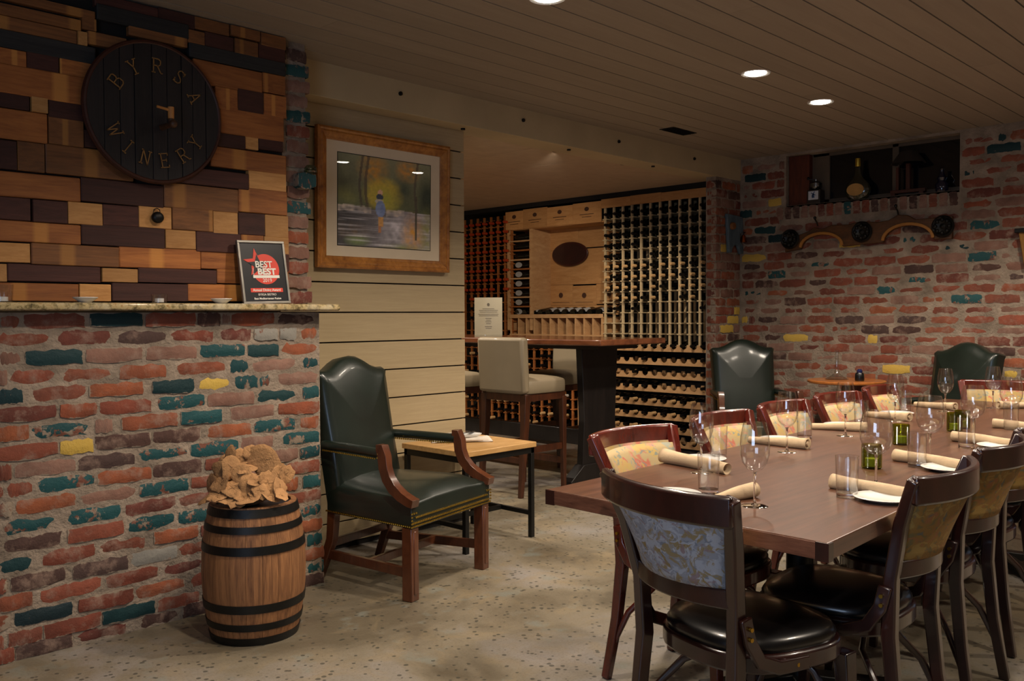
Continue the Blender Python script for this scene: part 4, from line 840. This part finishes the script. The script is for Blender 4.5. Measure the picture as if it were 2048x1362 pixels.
MB().add([(-PW/2+.06, -.0145, -PH/2+.06), (PW/2-.06, -.0145, -PH/2+.06), (PW/2-.06, -.0145, PH/2-.06), (-PW/2+.06, -.0145, PH/2-.06)], [(0, 1, 2, 3)]).obj('glass_pane', PANE, pc, smooth=False)
# ================================================================ BARREL
BX, BY_ = 1.905, 3.335
br = empty('oak_barrel', (BX, BY_, 0), R(15), 'small oak barrel with black iron hoops against the brick half wall', 'barrel')
HB = .545
def br_r(z): q = (z/HB-.5)*2; return .207-.036*q*q
NS = 20
for i in range(NS):
    a0, a1 = 2*pi*i/NS+.003, 2*pi*(i+1)/NS-.003; m = MB(); vs = []; fs = []; K = 9
    for j in range(K):
        z = HB*j/(K-1); r = br_r(z)
        for rr, a in ((r, a0), (r+.0008, (a0+a1)/2), (r, a1), (r-.02, a1), (r-.02, a0)): vs.append((rr*cos(a), rr*sin(a), z))
    for j in range(K-1):
        for q in range(5): fs.append((j*5+q, j*5+(q+1) % 5, (j+1)*5+(q+1) % 5, (j+1)*5+q))
    fs += [(4, 3, 2, 1, 0), tuple((K-1)*5+q for q in range(5))]; m.add(vs, fs).obj('stave', BARRELW, br)
for z0, z1 in ((.0, .032), (.062, .090), (.135, .168), (.365, .398), (.448, .475), (.508, .540)):
    MB().lathe([(br_r(z0)-.002, z0), (br_r(z0)+.004, z0), (br_r(z1)+.004, z1), (br_r(z1)-.002, z1)], 48, caps=False).obj('hoop', IRON, br)
MB().lathe([(1e-5, HB-.012), (.155, HB-.012), (.155, HB-.03), (1e-5, HB-.03)], 40, caps=False).obj('head', HEADW, br)
m = MB(); a = R(-50-15); m.cyl((.19*cos(a), .19*sin(a), .08), (.197*cos(a), .197*sin(a), .08), .008, n=10); 
# desert rose
dr = empty('desert_rose', (BX-.03, BY_-.02, HB-.012), 0, 'sandy desert rose crystal cluster sitting on the oak barrel', 'mineral cluster')
r9 = random.Random(23)
def petal(c, nrm, rad, th=.007):
    m = MB(); q = V(nrm).to_track_quat('Z', 'Y').to_matrix().to_4x4(); m.M = Matrix.Translation(c) @ q @ Matrix.Rotation(r9.uniform(0, 6), 4, 'Z'); n = 14; jit = [1+.12*sin(2*2*pi*i/n+r9.uniform(0, 6))+r9.uniform(-.09, .09) for i in range(n)]
    bend = r9.uniform(-.35, .45); vs = []; fs = []
    for k, z in ((.0, th*.5), (.6, th*.5), (.93, th*.32), (1.0, 0), (.93, -th*.32), (.5, -th*.5), (.0, -th*.5)):
        for i in range(n): a = 2*pi*i/n; rr = rad*k*jit[i]+1e-5; x, y = rr*cos(a), rr*sin(a)*.82; vs.append((x, y, z+bend*x*x/rad+.0018*sin(i*2.3+k*5)))
    for j in range(6):
        for i in range(n): fs.append((j*n+i, j*n+(i+1) % n, (j+1)*n+(i+1) % n, (j+1)*n+i))
    m.add(vs, fs); m.M = Matrix(); m.obj('petal', ROSE, dr, ang=60)
m = MB(); m.ball((0, 0, .045), .07, 14, 8, (1.3, .9, .7)); m.obj('core', ROSE, dr)
rr_, uu = V((.717, -.697, 0)), V((0, 0, 1)); vd = V((-.697, -.717, 0))
# sideways, up, toward the room, radius, face normal (sideways, up, toward)
PET = [(.065, .185, .0, .070, (.15, .1, 1)), (-.075, .20, .0, .046, (-.55, .15, .8)), (-.035, .195, -.01, .045, (.75, .2, .6)), (-.10, .14, .03, .052, (-.2, .1, 1)), (-.145, .09, .02, .055, (-.8, .1, .6)), (-.055, .16, .05, .050, (.5, .25, .85)),
       (-.01, .13, .06, .05, (-.1, .35, .9)), (.0, .16, .03, .045, (.2, .9, .4)), (-.10, .065, .08, .06, (-.2, .9, .4)), (-.04, .085, .09, .055, (.1, .75, .65)), (-.07, .05, .10, .055, (.2, .95, .3)), (.03, .05, .11, .055, (-.25, .9, .45)), (.02, .10, .08, .045, (.3, .3, .9)),
       (.09, .10, .06, .05, (.7, .25, .65)), (.135, .075, .04, .045, (.85, .3, .4)), (.11, .05, .08, .045, (.5, .85, .35)), (.12, .12, .01, .05, (.8, .1, .5)), (.145, .12, -.02, .04, (.3, .2, .9)), (-.15, .04, .05, .045, (-.5, .85, .3)),
       (.05, .11, .07, .04, (.1, .85, .5)), (-.02, .04, .12, .045, (.0, .85, .5)), (-.12, .17, -.03, .04, (-.6, .5, .5)), (.0, .21, -.03, .035, (.3, .4, .8)), (.07, .075, .10, .04, (.2, .6, .75)), (-.09, .10, .075, .045, (-.5, .5, .7))]
for a, b_, c_, rad, nn in PET:
    petal(rr_*a+uu*b_+vd*c_, rr_*nn[0]+uu*nn[1]+vd*nn[2], rad)
for _ in range(26):
    a = r9.uniform(-.14, .15); b_ = r9.uniform(.02, .12); c_ = r9.uniform(-.08, .08)+.03; petal(rr_*a+uu*b_+vd*c_, rr_*(a*5+r9.uniform(-.5, .5))+uu*r9.uniform(.3, 1)+vd*r9.uniform(-.1, .8), r9.uniform(.02, .042), .006)
# ================================================================ DINING TABLE
TZ = .76
dt = empty('dining_table', (4.0, 1.44, 0), 0, 'long walnut dining table set for a group with glasses, plates and rolled napkins', 'table')
q = [(2.03-4, .937-1.44), (5.98-4, 1.08-1.44), (5.98-4, 2.0-1.44), (2.072-4, 1.862-1.44)]
def lerp2(a, b, t): return (a[0]+(b[0]-a[0])*t, a[1]+(b[1]-a[1])*t)
MB().prism(q, TZ-.045, TZ, 'z').obj('table_top', TABLEW, dt, bev=.003, smooth=False)
EDGE = wood('walnut_end_grain', '46281c', '6b4433', .4, .2, 1, (1.2, 3, 22), False, .1)
m = MB(); m.prism([(q[0][0]-.002, q[0][1]+.03), (q[0][0]+.02, q[0][1]+.03), (q[3][0]+.02, q[3][1]-.03), (q[3][0]-.002, q[3][1]-.03)], TZ-.043, TZ-.003, 'z'); m.obj('end_board', EDGE, dt)
for cx, cy in ((q[0][0]+.008, q[0][1]+.013), (q[3][0]+.008, q[3][1]-.013)): MB().bx(cx-.012, cx+.014, cy-.017, cy+.017, TZ-.046, TZ-.001).obj('corner_block', CHERRY, dt)
for x in (-1.1, 1.1):
    MB().cyl((x, 0, .03), (x, 0, TZ-.06), .045, n=20).obj('pedestal', IRON, dt)
    for a in (45, 135, 225, 315):
        m = MB(); m.sweep([(x, 0, .045), (x+.34*cos(R(a)), .34*sin(R(a)), .016)], [(.07, .05), (.075, .02)]); m.obj('foot', IRON, dt, bev=.004)
    MB().bx(x-.25, x+.25, -.25, .25, TZ-.062, TZ-.045).obj('top_plate', IRON, dt)
# ================================================================ DINING CHAIRS
def arcx(u, hw, y0, bow, z): return (u*hw, y0+bow*(1-u*u), z)
def dining_chair(label, backm, frontm, wd=None, grp='dining chairs with floral back panels'):
    t = empty('dining_chair', (0, 0, 0), 0, label, 'chair', grp); wd = wd or CHERRY
    def outl(k, n=36): 
        o = []
        for i in range(n):
            a = 2*pi*i/n; x = cos(a); y = sin(a); e = 2/2.8; X = abs(x)**e*(1 if x >= 0 else -1); Y = abs(y)**e*(1 if y >= 0 else -1)
            o.append((X*.215*k*(1-.10*Y), Y*.21*k))
        return o
    MB().prism(outl(1), .395, .445, 'z').obj('seat_frame', wd, t, bev=.008)
    m = MB(); rs = [(.93, .440), (.95, .452), (.955, .462), (.90, .480), (.7, .490), (.35, .494)]; vs = []; fs = []; N = 36
    for k, z in rs: vs += [(x, y, z) for x, y in outl(k)]
    for j in range(len(rs)-1):
        for i in range(N): fs.append((j*N+i, j*N+(i+1) % N, (j+1)*N+(i+1) % N, (j+1)*N+i))
    fs += [tuple(range(N-1, -1, -1)), tuple((len(rs)-1)*N+i for i in range(N))]; m.add(vs, fs).obj('seat', BLKLEA, t, ang=60)
    for s in (-1, 1):
        P = [(s*.195, .27, 0), (s*.178, .235, .22), (s*.172, .215, .42), (s*.178, .222, .58), (s*.203, .255, .74), (s*.235, .30, .868)]
        MB().sweep(P, [(.028, .032), (.032, .036), (.036, .040), (.036, .036), (.038, .034), (.042, .030)], side=(1, 0, 0)).obj('back_post', wd, t, bev=.005)
        P = [(s*.185, -.175, .40), (s*.19, -.185, .2), (s*.205, -.20, 0)]
        MB().sweep(P, [(.045, .045), (.036, .036), (.026, .026)], side=(1, 0, 0)).obj('leg', wd, t, bev=.004)
        P = [(s*.200, .213, .560), (s*.203, .20, .50), (s*.204, .165, .445), (s*.205, .10, .418), (s*.212, .0, .415)]
        b_ = MB().sweep(P, [(.014, .036)]*5, side=(1, 0, 0)).obj('side_brace', wd, t, bev=.004)
        for y, z in ((.206, .535), (.206, .51), (.04, .416), (.02, .416)): MB().cyl((s*.209, y, z), (s*.2165, y, z), .0055, n=10).obj('screw', BRASS, b_)
        P = [(s*.19, -.18, .14), (s*.175, -.15, .24), (s*.13, -.12, .335), (s*.06, -.1, .385), (s*.0, -.09, .392)]
        MB().sweep(P, (.018, .022), n=8).obj('bent_brace', wd, t)
        P = [(s*.186, .24, .14), (s*.17, .19, .25), (s*.12, .12, .34), (s*.04, .1, .39)]
        MB().sweep(P, (.018, .022), n=8).obj('bent_brace', wd, t)
    # top rail, bowed backward
    m = MB(); n = 14; P = [arcx(-1+2*i/n, .243, .298, .068, .836) for i in range(n+1)]
    m.sweep(P, [(.024, .078) for i in range(n+1)]); m.obj('top_rail', wd, t, bev=.008, ang=50)
    m = MB(); P = [arcx(-1+2*i/n, .178, .226, .05, .602) for i in range(n+1)]; m.sweep(P, (.02, .05)); m.obj('lower_rail', wd, t, bev=.005, ang=50)
    def pan(z0, z1, off, bulge, nm, mt):
        m = MB(); vs = []; fs = []; nx, nzv = 14, 8
        for j in range(nzv+1):
            v = j/nzv; z = z0+(z1-z0)*v; hw = .157+(.208-.157)*v**1.2; yb = .228+(.288-.228)*v**1.3
            for i in range(nx+1):
                u = -1+2*i/nx; b_ = bulge*(1-u**4)*(1-(2*v-1)**4); vs.append((u*hw, yb+(.05+.014*v)*(1-u*u)+off+b_, z))
        W = nx+1; fs = [(j*W+i, j*W+i+1, (j+1)*W+i+1, (j+1)*W+i) for j in range(nzv) for i in range(nx)]; m.add(vs, fs)
        o = m.obj(nm, mt, t, fix=False); md = o.modifiers.new('s', 'SOLIDIFY'); md.thickness = .012; md.offset = 0; return o
    pan(.625, .812, .006, .004, 'back_panel', backm); pan(.625, .805, -.018, -.014, 'upholstered_panel', frontm)
    return t
MAH2 = wood('chair_mahogany', '3b1009', '611d10', .27, .7, 1, (6, 6, 2), True, .03, None, .1)
FG = 'dining chairs with floral back panels'
cE = dining_chair('dark dining chair at the near table end, pale floral back panel toward the viewer', FLORB, FLORF); cE.location = (2.205, 1.25, 0); cE.rotation_euler = (0, 0, R(90-14))
cR = dining_chair('gold backed dark dining chair on the viewer side, first from the near corner', FLORG, FLORF); cR.location = (2.635, 1.185, 0); cR.rotation_euler = (0, 0, R(182))
for i, (x, y, a, lb_) in enumerate(((3.285, 1.22, 181, 'gold backed dark dining chair on the viewer side, second from the near corner'), (3.93, 1.265, 179, 'dining chair at the right photo edge, third along the viewer side'), (4.6, 1.29, 180, 'dining chair fourth along the viewer side, outside the photo'))):
    c = copy_tree(cR); c.location = (x, y, 0); c.rotation_euler = (0, 0, R(a)); c['label'] = lb_
cL = dining_chair('glossy mahogany dining chair nearest the front on the far side of the table', FLORF, FLORF, MAH2); cL.location = (2.71, 1.71, 0); cL.rotation_euler = (0, 0, R(-2))
LL = ['red brown dining chair on the far side, second from the near end of the table', 'red brown dining chair on the far side, third from the near table end', 'red brown dining chair on the far side, fourth from the near end of the table', 'red brown dining chair on the far side, fifth along, below the cafe table']
for i, (x, y, a) in enumerate(((3.42, 1.75, 2), (4.04, 1.79, 1), (4.66, 1.81, -2), (5.30, 1.83, 3))):
    c = copy_tree(cL); c.location = (x, y, 0); c.rotation_euler = (0, 0, R(a)); c['label'] = LL[i]
c = copy_tree(cL); c.location = (5.88, 1.68, 0); c.rotation_euler = (0, 0, R(-90+8)); c['label'] = 'red brown dining chair at the far table end, before a green armchair'
# ================================================================ TABLEWARE
def wine_mesh(bowl): 
    k = bowl
    pr = [(1e-5, .0018), (.012, .004), (.030, .0022), (.037, .0012), (.0375, 0), (.036, -.0001), (1e-5, 0)]
    stem = [(.012, .003), (.0055, .008), (.0038, .02), (.0034, .06), (.0038, .088), (.006, .097)]
    out = [(.006, .097), (.020*k, .104), (.034*k, .122), (.0405*k, .146), (.0415*k, .165), (.0395*k, .195), (.0345*k, .222), (.0315*k, .236)]
    inn = [(.0305*k, .236), (.0335*k, .222), (.0385*k, .195), (.0405*k, .165), (.039*k, .145), (.032*k, .122), (.018*k, .107), (1e-5, .102)]
    m = MB(); m.lathe(pr, 40, caps=False); m2 = MB(); m2.lathe(stem, 16, caps=False); m3 = MB(); m3.lathe(out+inn, 40, caps=False)
    return m.mesh('wine_glass_foot', SGLASS, True, 60), m2.mesh('wine_glass_stem', SGLASS, True, 60), m3.mesh('wine_glass_bowl', GLASS, True, 70)
WG = {'s': wine_mesh(1.0), 'b': wine_mesh(1.2)}
def wine(x, y, k, lab):
    t = empty('wine_glass', (x, y, TZ), 0, 'clear '+lab, 'wine glass', 'wine glasses on the dining table')
    for nm, me in zip(('foot', 'stem', 'bowl'), WG[k]): put(me, nm, t)
GL = [(2.286, 1.27, 's', 'wine glass nearest the viewer, at the near end of the table'), (2.649, 1.674, 's', 'wine glass at the first setting on the far side, before the bottle rack'), (3.27, 1.678, 's', 'wine glass at the second setting on the far side'),
      (3.878, 1.713, 's', 'wine glass at the third setting on the far side'), (2.818, 1.145, 'b', 'round bowled wine glass at the first setting on the viewer side'), (3.455, 1.205, 'b', 'round bowled wine glass at the second setting on the viewer side'),
      (4.579, 1.767, 's', 'wine glass at the fourth setting on the far side'), (5.209, 1.738, 's', 'wine glass at the fifth setting, seen against the green armchair'), (4.062, 1.243, 'b', 'round bowled wine glass at the third setting on the viewer side'),
      (5.572, 1.602, 's', 'wine glass at the far end setting of the table'), (4.72, 1.277, 'b', 'wine glass at the right photo edge on the viewer side')]
for g in GL: wine(*g)
m = MB(); m.lathe([(1e-5, 0), (.029, 0), (.0300, .004), (.0335, .122), (.0322, .122), (.0290, .016), (.026, .013), (1e-5, .013)], 36, caps=False); TM = m.mesh('tumbler', GLASS, True, 50); m = MB(); m.lathe([(1e-5, .0005), (.0285, .0005), (.0295, .004), (.0292, .013), (1e-5, .013)], 32, caps=False); TB = m.mesh('tumbler_base', SGLASS, True, 50)
TL = [(2.359, 1.465, 'at the near end setting'), (2.951, 1.79, 'at the first far side setting'), (2.583, 1.135, 'standing before the rolled napkin of the first viewer side setting'), (3.258, 1.18, 'at the second viewer side setting'), (3.851, 1.203, 'at the third viewer side setting'),
      (4.597, 1.244, 'at the fourth viewer side setting, right photo edge'), (3.676, 1.805, 'at the second far side setting'), (4.305, 1.824, 'at the third far side setting'), (4.983, 1.87, 'at the fourth far side setting')]
for x, y, lab in TL: t = empty('tumbler', (x, y, TZ), 0, 'straight clear water tumbler '+lab, 'tumbler', 'water tumblers on the dining table'); put(TM, 'wall', t); put(TB, 'base', t)
m = MB(); pr = [(1e-5, 0), (.030, 0)]
for i in range(14): z = .004+i*.0055; pr += [(.0325, z), (.0345, z+.0025)]
pr += [(.033, .084), (.031, .084), (.029, .008), (1e-5, .008)]; m.lathe(pr, 36, caps=False); VM = m.mesh('votive', GREENG, True, 30)
for x, y, lab in ((3.124, 1.285, 'nearest the viewer, behind the round wine glass'), (3.772, 1.431, 'second from the near end'), (4.368, 1.416, 'third from the near end, left of a close pair'), (4.50, 1.425, 'right one of the close pair')):
    t = empty('votive_holder', (x, y, TZ), 0, 'ribbed green glass votive holder, '+lab, 'candle holder', 'green votive holders along the table'); put(VM, 'glass_cup', t)
    MB().lathe([(1e-5, .009), (.022, .009), (.022, .035), (1e-5, .036)], 18, caps=False).obj('candle', CHINA, t)
m = MB(); m.lathe([(1e-5, .004), (.045, .004), (.058, .008), (.083, .014), (.085, .013), (.060, .004), (.047, 0), (1e-5, 0)], 44, caps=False); PM = m.mesh('plate', CHINA, True, 60)
for x, y, lab in ((2.235, 1.51, 'at the near end of the table, behind the floral backed chair'), (2.86, 1.80, 'at the first far side setting under the rolled napkin'), (3.53, 1.845, 'at the second far side setting'), (4.185, 1.865, 'at the third far side setting'), (4.87, 1.87, 'at the fourth far side setting'),
                  (2.603, 1.035, 'at the first viewer side setting, the most visible one'), (3.252, 1.076, 'at the second viewer side setting'), (3.937, 1.104, 'at the third viewer side setting'), (5.75, 1.5, 'at the far end setting')):
    tag(put(PM, 'side_plate', None, (x, y, TZ)), 'small round white plate '+lab, 'plate', 'white side plates on the dining table')
def napkin(a, b, lab, r0=.024, r1=.019, z=TZ, seed=0):
    rr = random.Random(seed); a, b = V((*a, 0)), V((*b, 0)); r0 *= .88; r1 *= .88; L = (b-a).length; an = math.atan2((b-a).y, (b-a).x); t = empty('rolled_napkin', (a.x, a.y, z), an, lab, 'napkin', 'rolled tan napkins on the dining table')
    m = MB(); n = 26; K = 14; vs = []
    for j in range(K+1):
        u = j/K; ra = r0+(r1-r0)*u; 
        for i in range(n):
            th = 2*pi*i/n; sp = 1+.06*sin(th*2+u*7+seed)+.10*(((i/n)+u*.6+seed*.3) % 1-.5)*.5; vs.append((u*L, ra*sp*cos(th), max(ra*.92+ra*sp*sin(th), 0)))
    fs = [(j*n+i, j*n+(i+1) % n, (j+1)*n+(i+1) % n, (j+1)*n+i) for j in range(K) for i in range(n)]
    # open spiral end
    for side, j in ((0, 0), (1, K)):
        base = len(vs); ra = (r0, r1)[side]
        vs += [(side*L+(.006 if side == 0 else -.006), ra*.62*cos(2*pi*i/n), ra*.92+ra*.62*sin(2*pi*i/n)) for i in range(n)]
        vs += [(side*L+(.02 if side == 0 else -.02), ra*.5*cos(2*pi*i/n), ra*.92+ra*.5*sin(2*pi*i/n)) for i in range(n)]
        fs += [(j*n+i, j*n+(i+1) % n, base+(i+1) % n, base+i) for i in range(n)]+[(base+i, base+(i+1) % n, base+n+(i+1) % n, base+n+i) for i in range(n)]+[tuple(base+n+i for i in range(n))]
    m.add(vs, fs).obj('roll', NAPK, t, ang=70)
    MB().sweep([(-.002, 0, r0*.95), (.05, 0, r0*.95)], [(r0*.9, r0*.8)]*2, n=10).obj('inner_fold', NAPK, t)
NP = [((2.745, 1.895), (2.678, 1.59), 'at the first far side setting, lying over the plate edge'), ((2.245, 1.375), (2.40, 1.335), 'at the near end, behind the floral backed chair'), ((3.401, 1.915), (3.393, 1.65), 'at the second far side setting'),
      ((4.0, 1.93), (4.078, 1.70), 'at the third far side setting'), ((4.677, 1.95), (4.607, 1.704), 'at the fourth far side setting'), ((5.375, 1.96), (5.289, 1.71), 'at the fifth far side setting'),
      ((2.688, 1.229), (2.672, .98), 'at the first viewer side setting beside a tumbler'), ((3.344, 1.29), (3.302, 1.02), 'at the second viewer side setting'), ((4.019, 1.311), (4.009, 1.08), 'at the third viewer side setting'),
      ((4.615, 1.326), (4.635, 1.11), 'at the fourth viewer side setting by the right photo edge'), ((5.553, 1.57), (5.70, 1.44), 'at the far end of the table')]
for i, (a, b, lab) in enumerate(NP):
    if i in (2, 3, 5, 4, 0) and i != 0: a, b, r = b, a, (.026, .016)
    elif i == 0: r = (.03, .022); a, b = a, b
    elif i == 1: a, b = b, a; r = (.027, .014)
    else: r = (.026, .019)
    napkin(a, b, 'rolled tan cloth napkin '+lab, r[0], r[1], seed=i)
# ================================================================ ROUND CAFE TABLE
t = empty('cafe_table', (6.69, 2.95, 0), 0, 'small round wooden cafe table against the brick wall between the armchairs', 'table')
CAFE = wood('cafe_top', '8a4f22', 'b06c34', .35, .3, 1, (3, 12, 12), False, .03)
MB().lathe([(1e-5, .772), (.27, .772), (.282, .778), (.284, .79), (.278, .796), (1e-5, .796)], 56, caps=False).obj('top', CAFE, t)
MB().cyl((0, 0, .02), (0, 0, .772), .03, n=16).obj('pedestal', IRON, t); MB().lathe([(1e-5, 0), (.2, 0), (.2, .012), (.05, .035), (1e-5, .035)], 32, caps=False).obj('base', IRON, t)
MB().lathe([(1e-5, 0), (.085, 0), (.086, .006), (.055, .02), (.022, .045), (.014, .08), (.013, .2), (.016, .225), (.015, .225), (.012, .2), (.0125, .08), (.02, .047), (.05, .023), (.08, .008), (1e-5, .004)], 36, caps=False).obj('decanter', GLASS, loc=(6.68, 3.02, .796))
tag(bpy.data.objects['decanter'], 'clear glass decanter with long thin neck on the round cafe table', 'decanter')
t = empty('blue_glass_votive', (6.65, 2.83, .796), 0, 'small dark blue lidded jar on the round cafe table', 'jar')
MB().lathe([(1e-5, 0), (.032, 0), (.034, .01), (.033, .05), (.026, .062), (1e-5, .062)], 24, caps=False).obj('body', BLKLEA, t); MB().lathe([(1e-5, .062), (.020, .062), (.022, .075), (.012, .088), (1e-5, .09)], 20, caps=False).obj('lid', plain('cobalt', '1b2450', .2, 0, .4), t)
# ================================================================ HIGH WINDOW SILL ITEMS
SILL = 2.1965
t = empty('coffee_grinder', (7.035, 3.365, SILL), 0, 'antique coffee grinder with a blue windmill tile on the high window sill', 'coffee grinder')
MB().bx(-.045, .045, -.055, .055, 0, .11).obj('body', plain('grinder_body', '241c18', .5), t, bev=.004); MB().bx(-.048, -.044, -.042, .042, .03, .10).obj('front_tile', plain('delft_tile', 'b7bcc6', .2, 0, .3, .02), t)
m = MB(); m.prism([(.0-.012, .045), (.012, .045), (.007, .075), (-.007, .075)], -.0495, -.048, 'x')
for a in (30, 120, 210, 300): m.sweep([(-.049, 0, .076), (-.049, .022*cos(R(a)), .076+.022*sin(R(a)))], (.006, .001), side=(0, -sin(R(a)), cos(R(a))))
m.obj('windmill_print', plain('delft_blue', '2f4a78', .4), t, smooth=False)
MB().lathe([(1e-5, .11), (.03, .11), (.05, .135), (.048, .165), (.03, .18), (1e-5, .186)], 28, caps=False).obj('hopper', STEEL, t); MB().cyl((0, 0, .18), (-.0, -.0, .2), .006, n=8).obj('shaft', STEEL, t)
m = MB(); m.sweep([(0, 0, .198), (-.02, .05, .2)], (.01, .005)); m.ball((-.02, .055, .21), .012, 10, 6); m.obj('crank', IRON, t)
t = empty('flask_bottle', (7.04, 3.02, SILL), 0, 'round bellied flask bottle with tan oval label and gold neck on the high sill', 'bottle')
MB().lathe([(1e-5, 0), (.06, 0), (.09, .03), (.105, .075), (.09, .125), (.05, .165), (.028, .20), (.021, .26), (.019, .27)], 36, M=Matrix.Diagonal((.45, 1, 1)), caps=False).obj('body', plain('olive_bottle', '2b2a1c', .15, 0, .5), t)
MB().prism([(.068*cos(a*pi/12), .078+.048*sin(a*pi/12)) for a in range(24)], -.052, -.044, 'x').obj('label', plain('tan_label', 'b08548', .7), t); MB().lathe([(.019, .262), (.0205, .265), (.019, .325), (.016, .328), (1e-5, .328)], 20, caps=False).obj('gold_neck', plain('gold_foil', 'b8962e', .3, .6), t)
t = empty('wooden_lamp', (7.04, 2.63, SILL), 0, 'dark wooden trestle lamp with a brown shade on the high window sill', 'lamp')
LW = wood('lamp_wood', '2c120b', '4c2212', .5, 0, 1, (8, 8, 2), False)
MB().bx(-.02, .02, -.13, .13, .02, .045).obj('base_beam', LW, t, bev=.003); [MB().bx(-.03, .03, a_, a_+.03, 0, .02).obj('foot', LW, t) for a_ in (-.12, .09)]; MB().bx(-.015, .015, -.015, .015, .045, .24).obj('post', LW, t, bev=.002)
MB().bx(-.012, .012, .07, .09, .045, .22).obj('side_post', LW, t, bev=.002); MB().lathe([(.06, .33), (.125, .24), (.122, .24), (.058, .33)], 32, caps=False).obj('lamp_shade', plain('brown_shade', '2b2119', .9), t)
t = empty('blue_bottle', (7.035, 2.385, SILL), 0, 'dark blue moulded glass bottle at the right end of the high sill', 'bottle')
MB().lathe([(1e-5, 0), (.04, 0), (.045, .02), (.045, .06), (.025, .085), (.035, .105), (.02, .125), (.014, .14), (.014, .165), (.017, .17), (1e-5, .172)], 24, caps=False).obj('body', plain('ink_blue_glass', '10152c', .1, 0, .6), t)
# ================================================================ CARVED COAT RACK
cr = empty('carved_coat_rack', (6.955, 2.945, 1.93), 0, 'carved wooden yoke rack with two arches and dark rosettes on the brick wall', 'coat rack')
CW = wood('carved_wood', '38210f', '5c3818', .5, .1, 1, (10, 3, 10), False, .3); GW = wood('carved_gold_edge', '8a5a20', 'a87030', .5, .1, 1, (10, 3, 10), False, .2)
# board outline in (y,z); the arches are cut from the lower edge
top = [(.65, -.03), (.60, -.02), (.53, .03), (.44, .055), (.40, .08), (.33, .06), (.25, .085), (.12, .075), (.02, .09), (-.12, .07), (-.2, .075), (-.27, .11), (-.34, .10), (-.40, .06), (-.52, .06), (-.66, .06)]
top = [(y, z+.03*(-y/.66)*.6) for y, z in top]
bot = [(-.66, -.09)]+[(-.345+.185*cos(pi*(1+i/10)), -.085+.115*sin(pi*i/10)) for i in range(0, 11)]+[(.0, -.09)]+[(.335+.175*cos(pi*(1+i/10)), -.10+.105*sin(pi*i/10)) for i in range(0, 11)]+[(.65, -.12)]
MB().prism(top+bot, 0, .038, 'x').obj('board', CW, cr, bev=.006)
for cy, cz, ra, rb in ((-.345, -.085, .185, .115), (.335, -.10, .175, .105)):
    MB().sweep([(-.004, cy+ra*cos(pi*i/16), cz+rb*sin(pi*i/16)+.012) for i in range(17)], (.02, .022), side=(1, 0, 0)).obj('arch_moulding', GW, cr, bev=.003)
for cy, cz in ((.60, -.015), (.0, .005), (-.60, .005)):
    p = MB().lathe([(.078, 0), (.082, .012), (.07, .026), (.058, .018), (.045, .03), (.02, .02), (1e-5, .034)], 24, M=Matrix.Rotation(-pi/2, 3, 'Y'), caps=False).obj('rosette', IRON, cr, loc=(0, cy, cz))
    m = MB()
    for a in range(8): m.ball((-.026, .048*cos(a*pi/4), .048*sin(a*pi/4)), .015, 8, 5)
    m.obj('petals', IRON, p)
for cy, cz in ((.37, .11), (-.27, .15)):
    m = MB(); m.sweep([(.01, cy, cz-.03), (-.01, cy, cz), (-.03, cy, cz+.012), (-.04, cy, cz+.03)], (.012, .012), n=8); m.ball((-.04, cy, cz+.03), .013, 8, 6); m.obj('hook', IRON, cr)
# hanging twine below the rack and a small hook in the wall
# blue wooden cut-out and copper bell on the pier corner
t = empty('blue_wooden_plaque', (6.845, 4.012, 1.985), 0, 'worn blue wooden tool shaped plaque with a round knob, on the brick pier', 'wall plaque')
BLUEW = wood('worn_blue_paint', '3a4a55', '5a6a74', .7, 0, 1, (12, 12, 3), False, .2)
o_ = [(-.12, .16), (.13, .15), (.14, .02), (.085, .0), (.09, -.06), (.14, -.10), (.145, -.165), (.10, -.17), (.06, -.10), (.02, -.085), (-.03, -.12), (-.05, -.165), (-.09, -.165), (-.10, -.05), (-.105, .02)]
MB().prism(o_, -.016, .012, 'y').obj('board', BLUEW, t, bev=.004); MB().cyl((-.055, -.016, .06), (-.055, -.045, .06), .032, .028, 18).obj('knob', wood('knob_wood', '6a4020', '8a5a30', .5, 0, 1, (5, 5, 5), False), t, bev=.004)
t = empty('copper_bell', (6.965, 3.985, 1.93), 0, 'small shiny copper bell hanging in the corner beside the blue plaque', 'bell')
MB().lathe([(1e-5, .05), (.012, .048), (.02, .035), (.024, .01), (.03, -.01), (.031, -.014), (1e-5, -.012)], 20, caps=False).obj('body', COPPER, t); MB().cyl((0, 0, .05), (.0, .0, .075), .004, n=8).obj('hanger', IRON, t)
MB().cyl((0, 0, .07), (.035, 0, .072), .004, n=8).obj('bracket', IRON, t)
# wooden tapered wall piece at the right photo edge
t = empty('carved_wall_bracket', (6.95, 1.78, 1.75), 0, 'tapered carved wooden wall ornament cut by the right edge of the photo', 'wall ornament')
WO = wood('ornament_wood', '6a4416', '93682a', .5, .1, 1, (8, 8, 3), False, .3)
MB().prism([(.07, .12), (-.12, .12), (-.08, -.13), (.03, -.13)], 0, .045, 'x').obj('body', WO, t, bev=.005); MB().bx(-.015, .045, -.14, .09, .105, .135).obj('cornice', IRON, t, bev=.003); MB().lathe([(.03, .0), (.02, .02), (.028, .04), (1e-5, .05)], 16, c=(.02, -.02, .135), caps=False).obj('finial', WO, t)
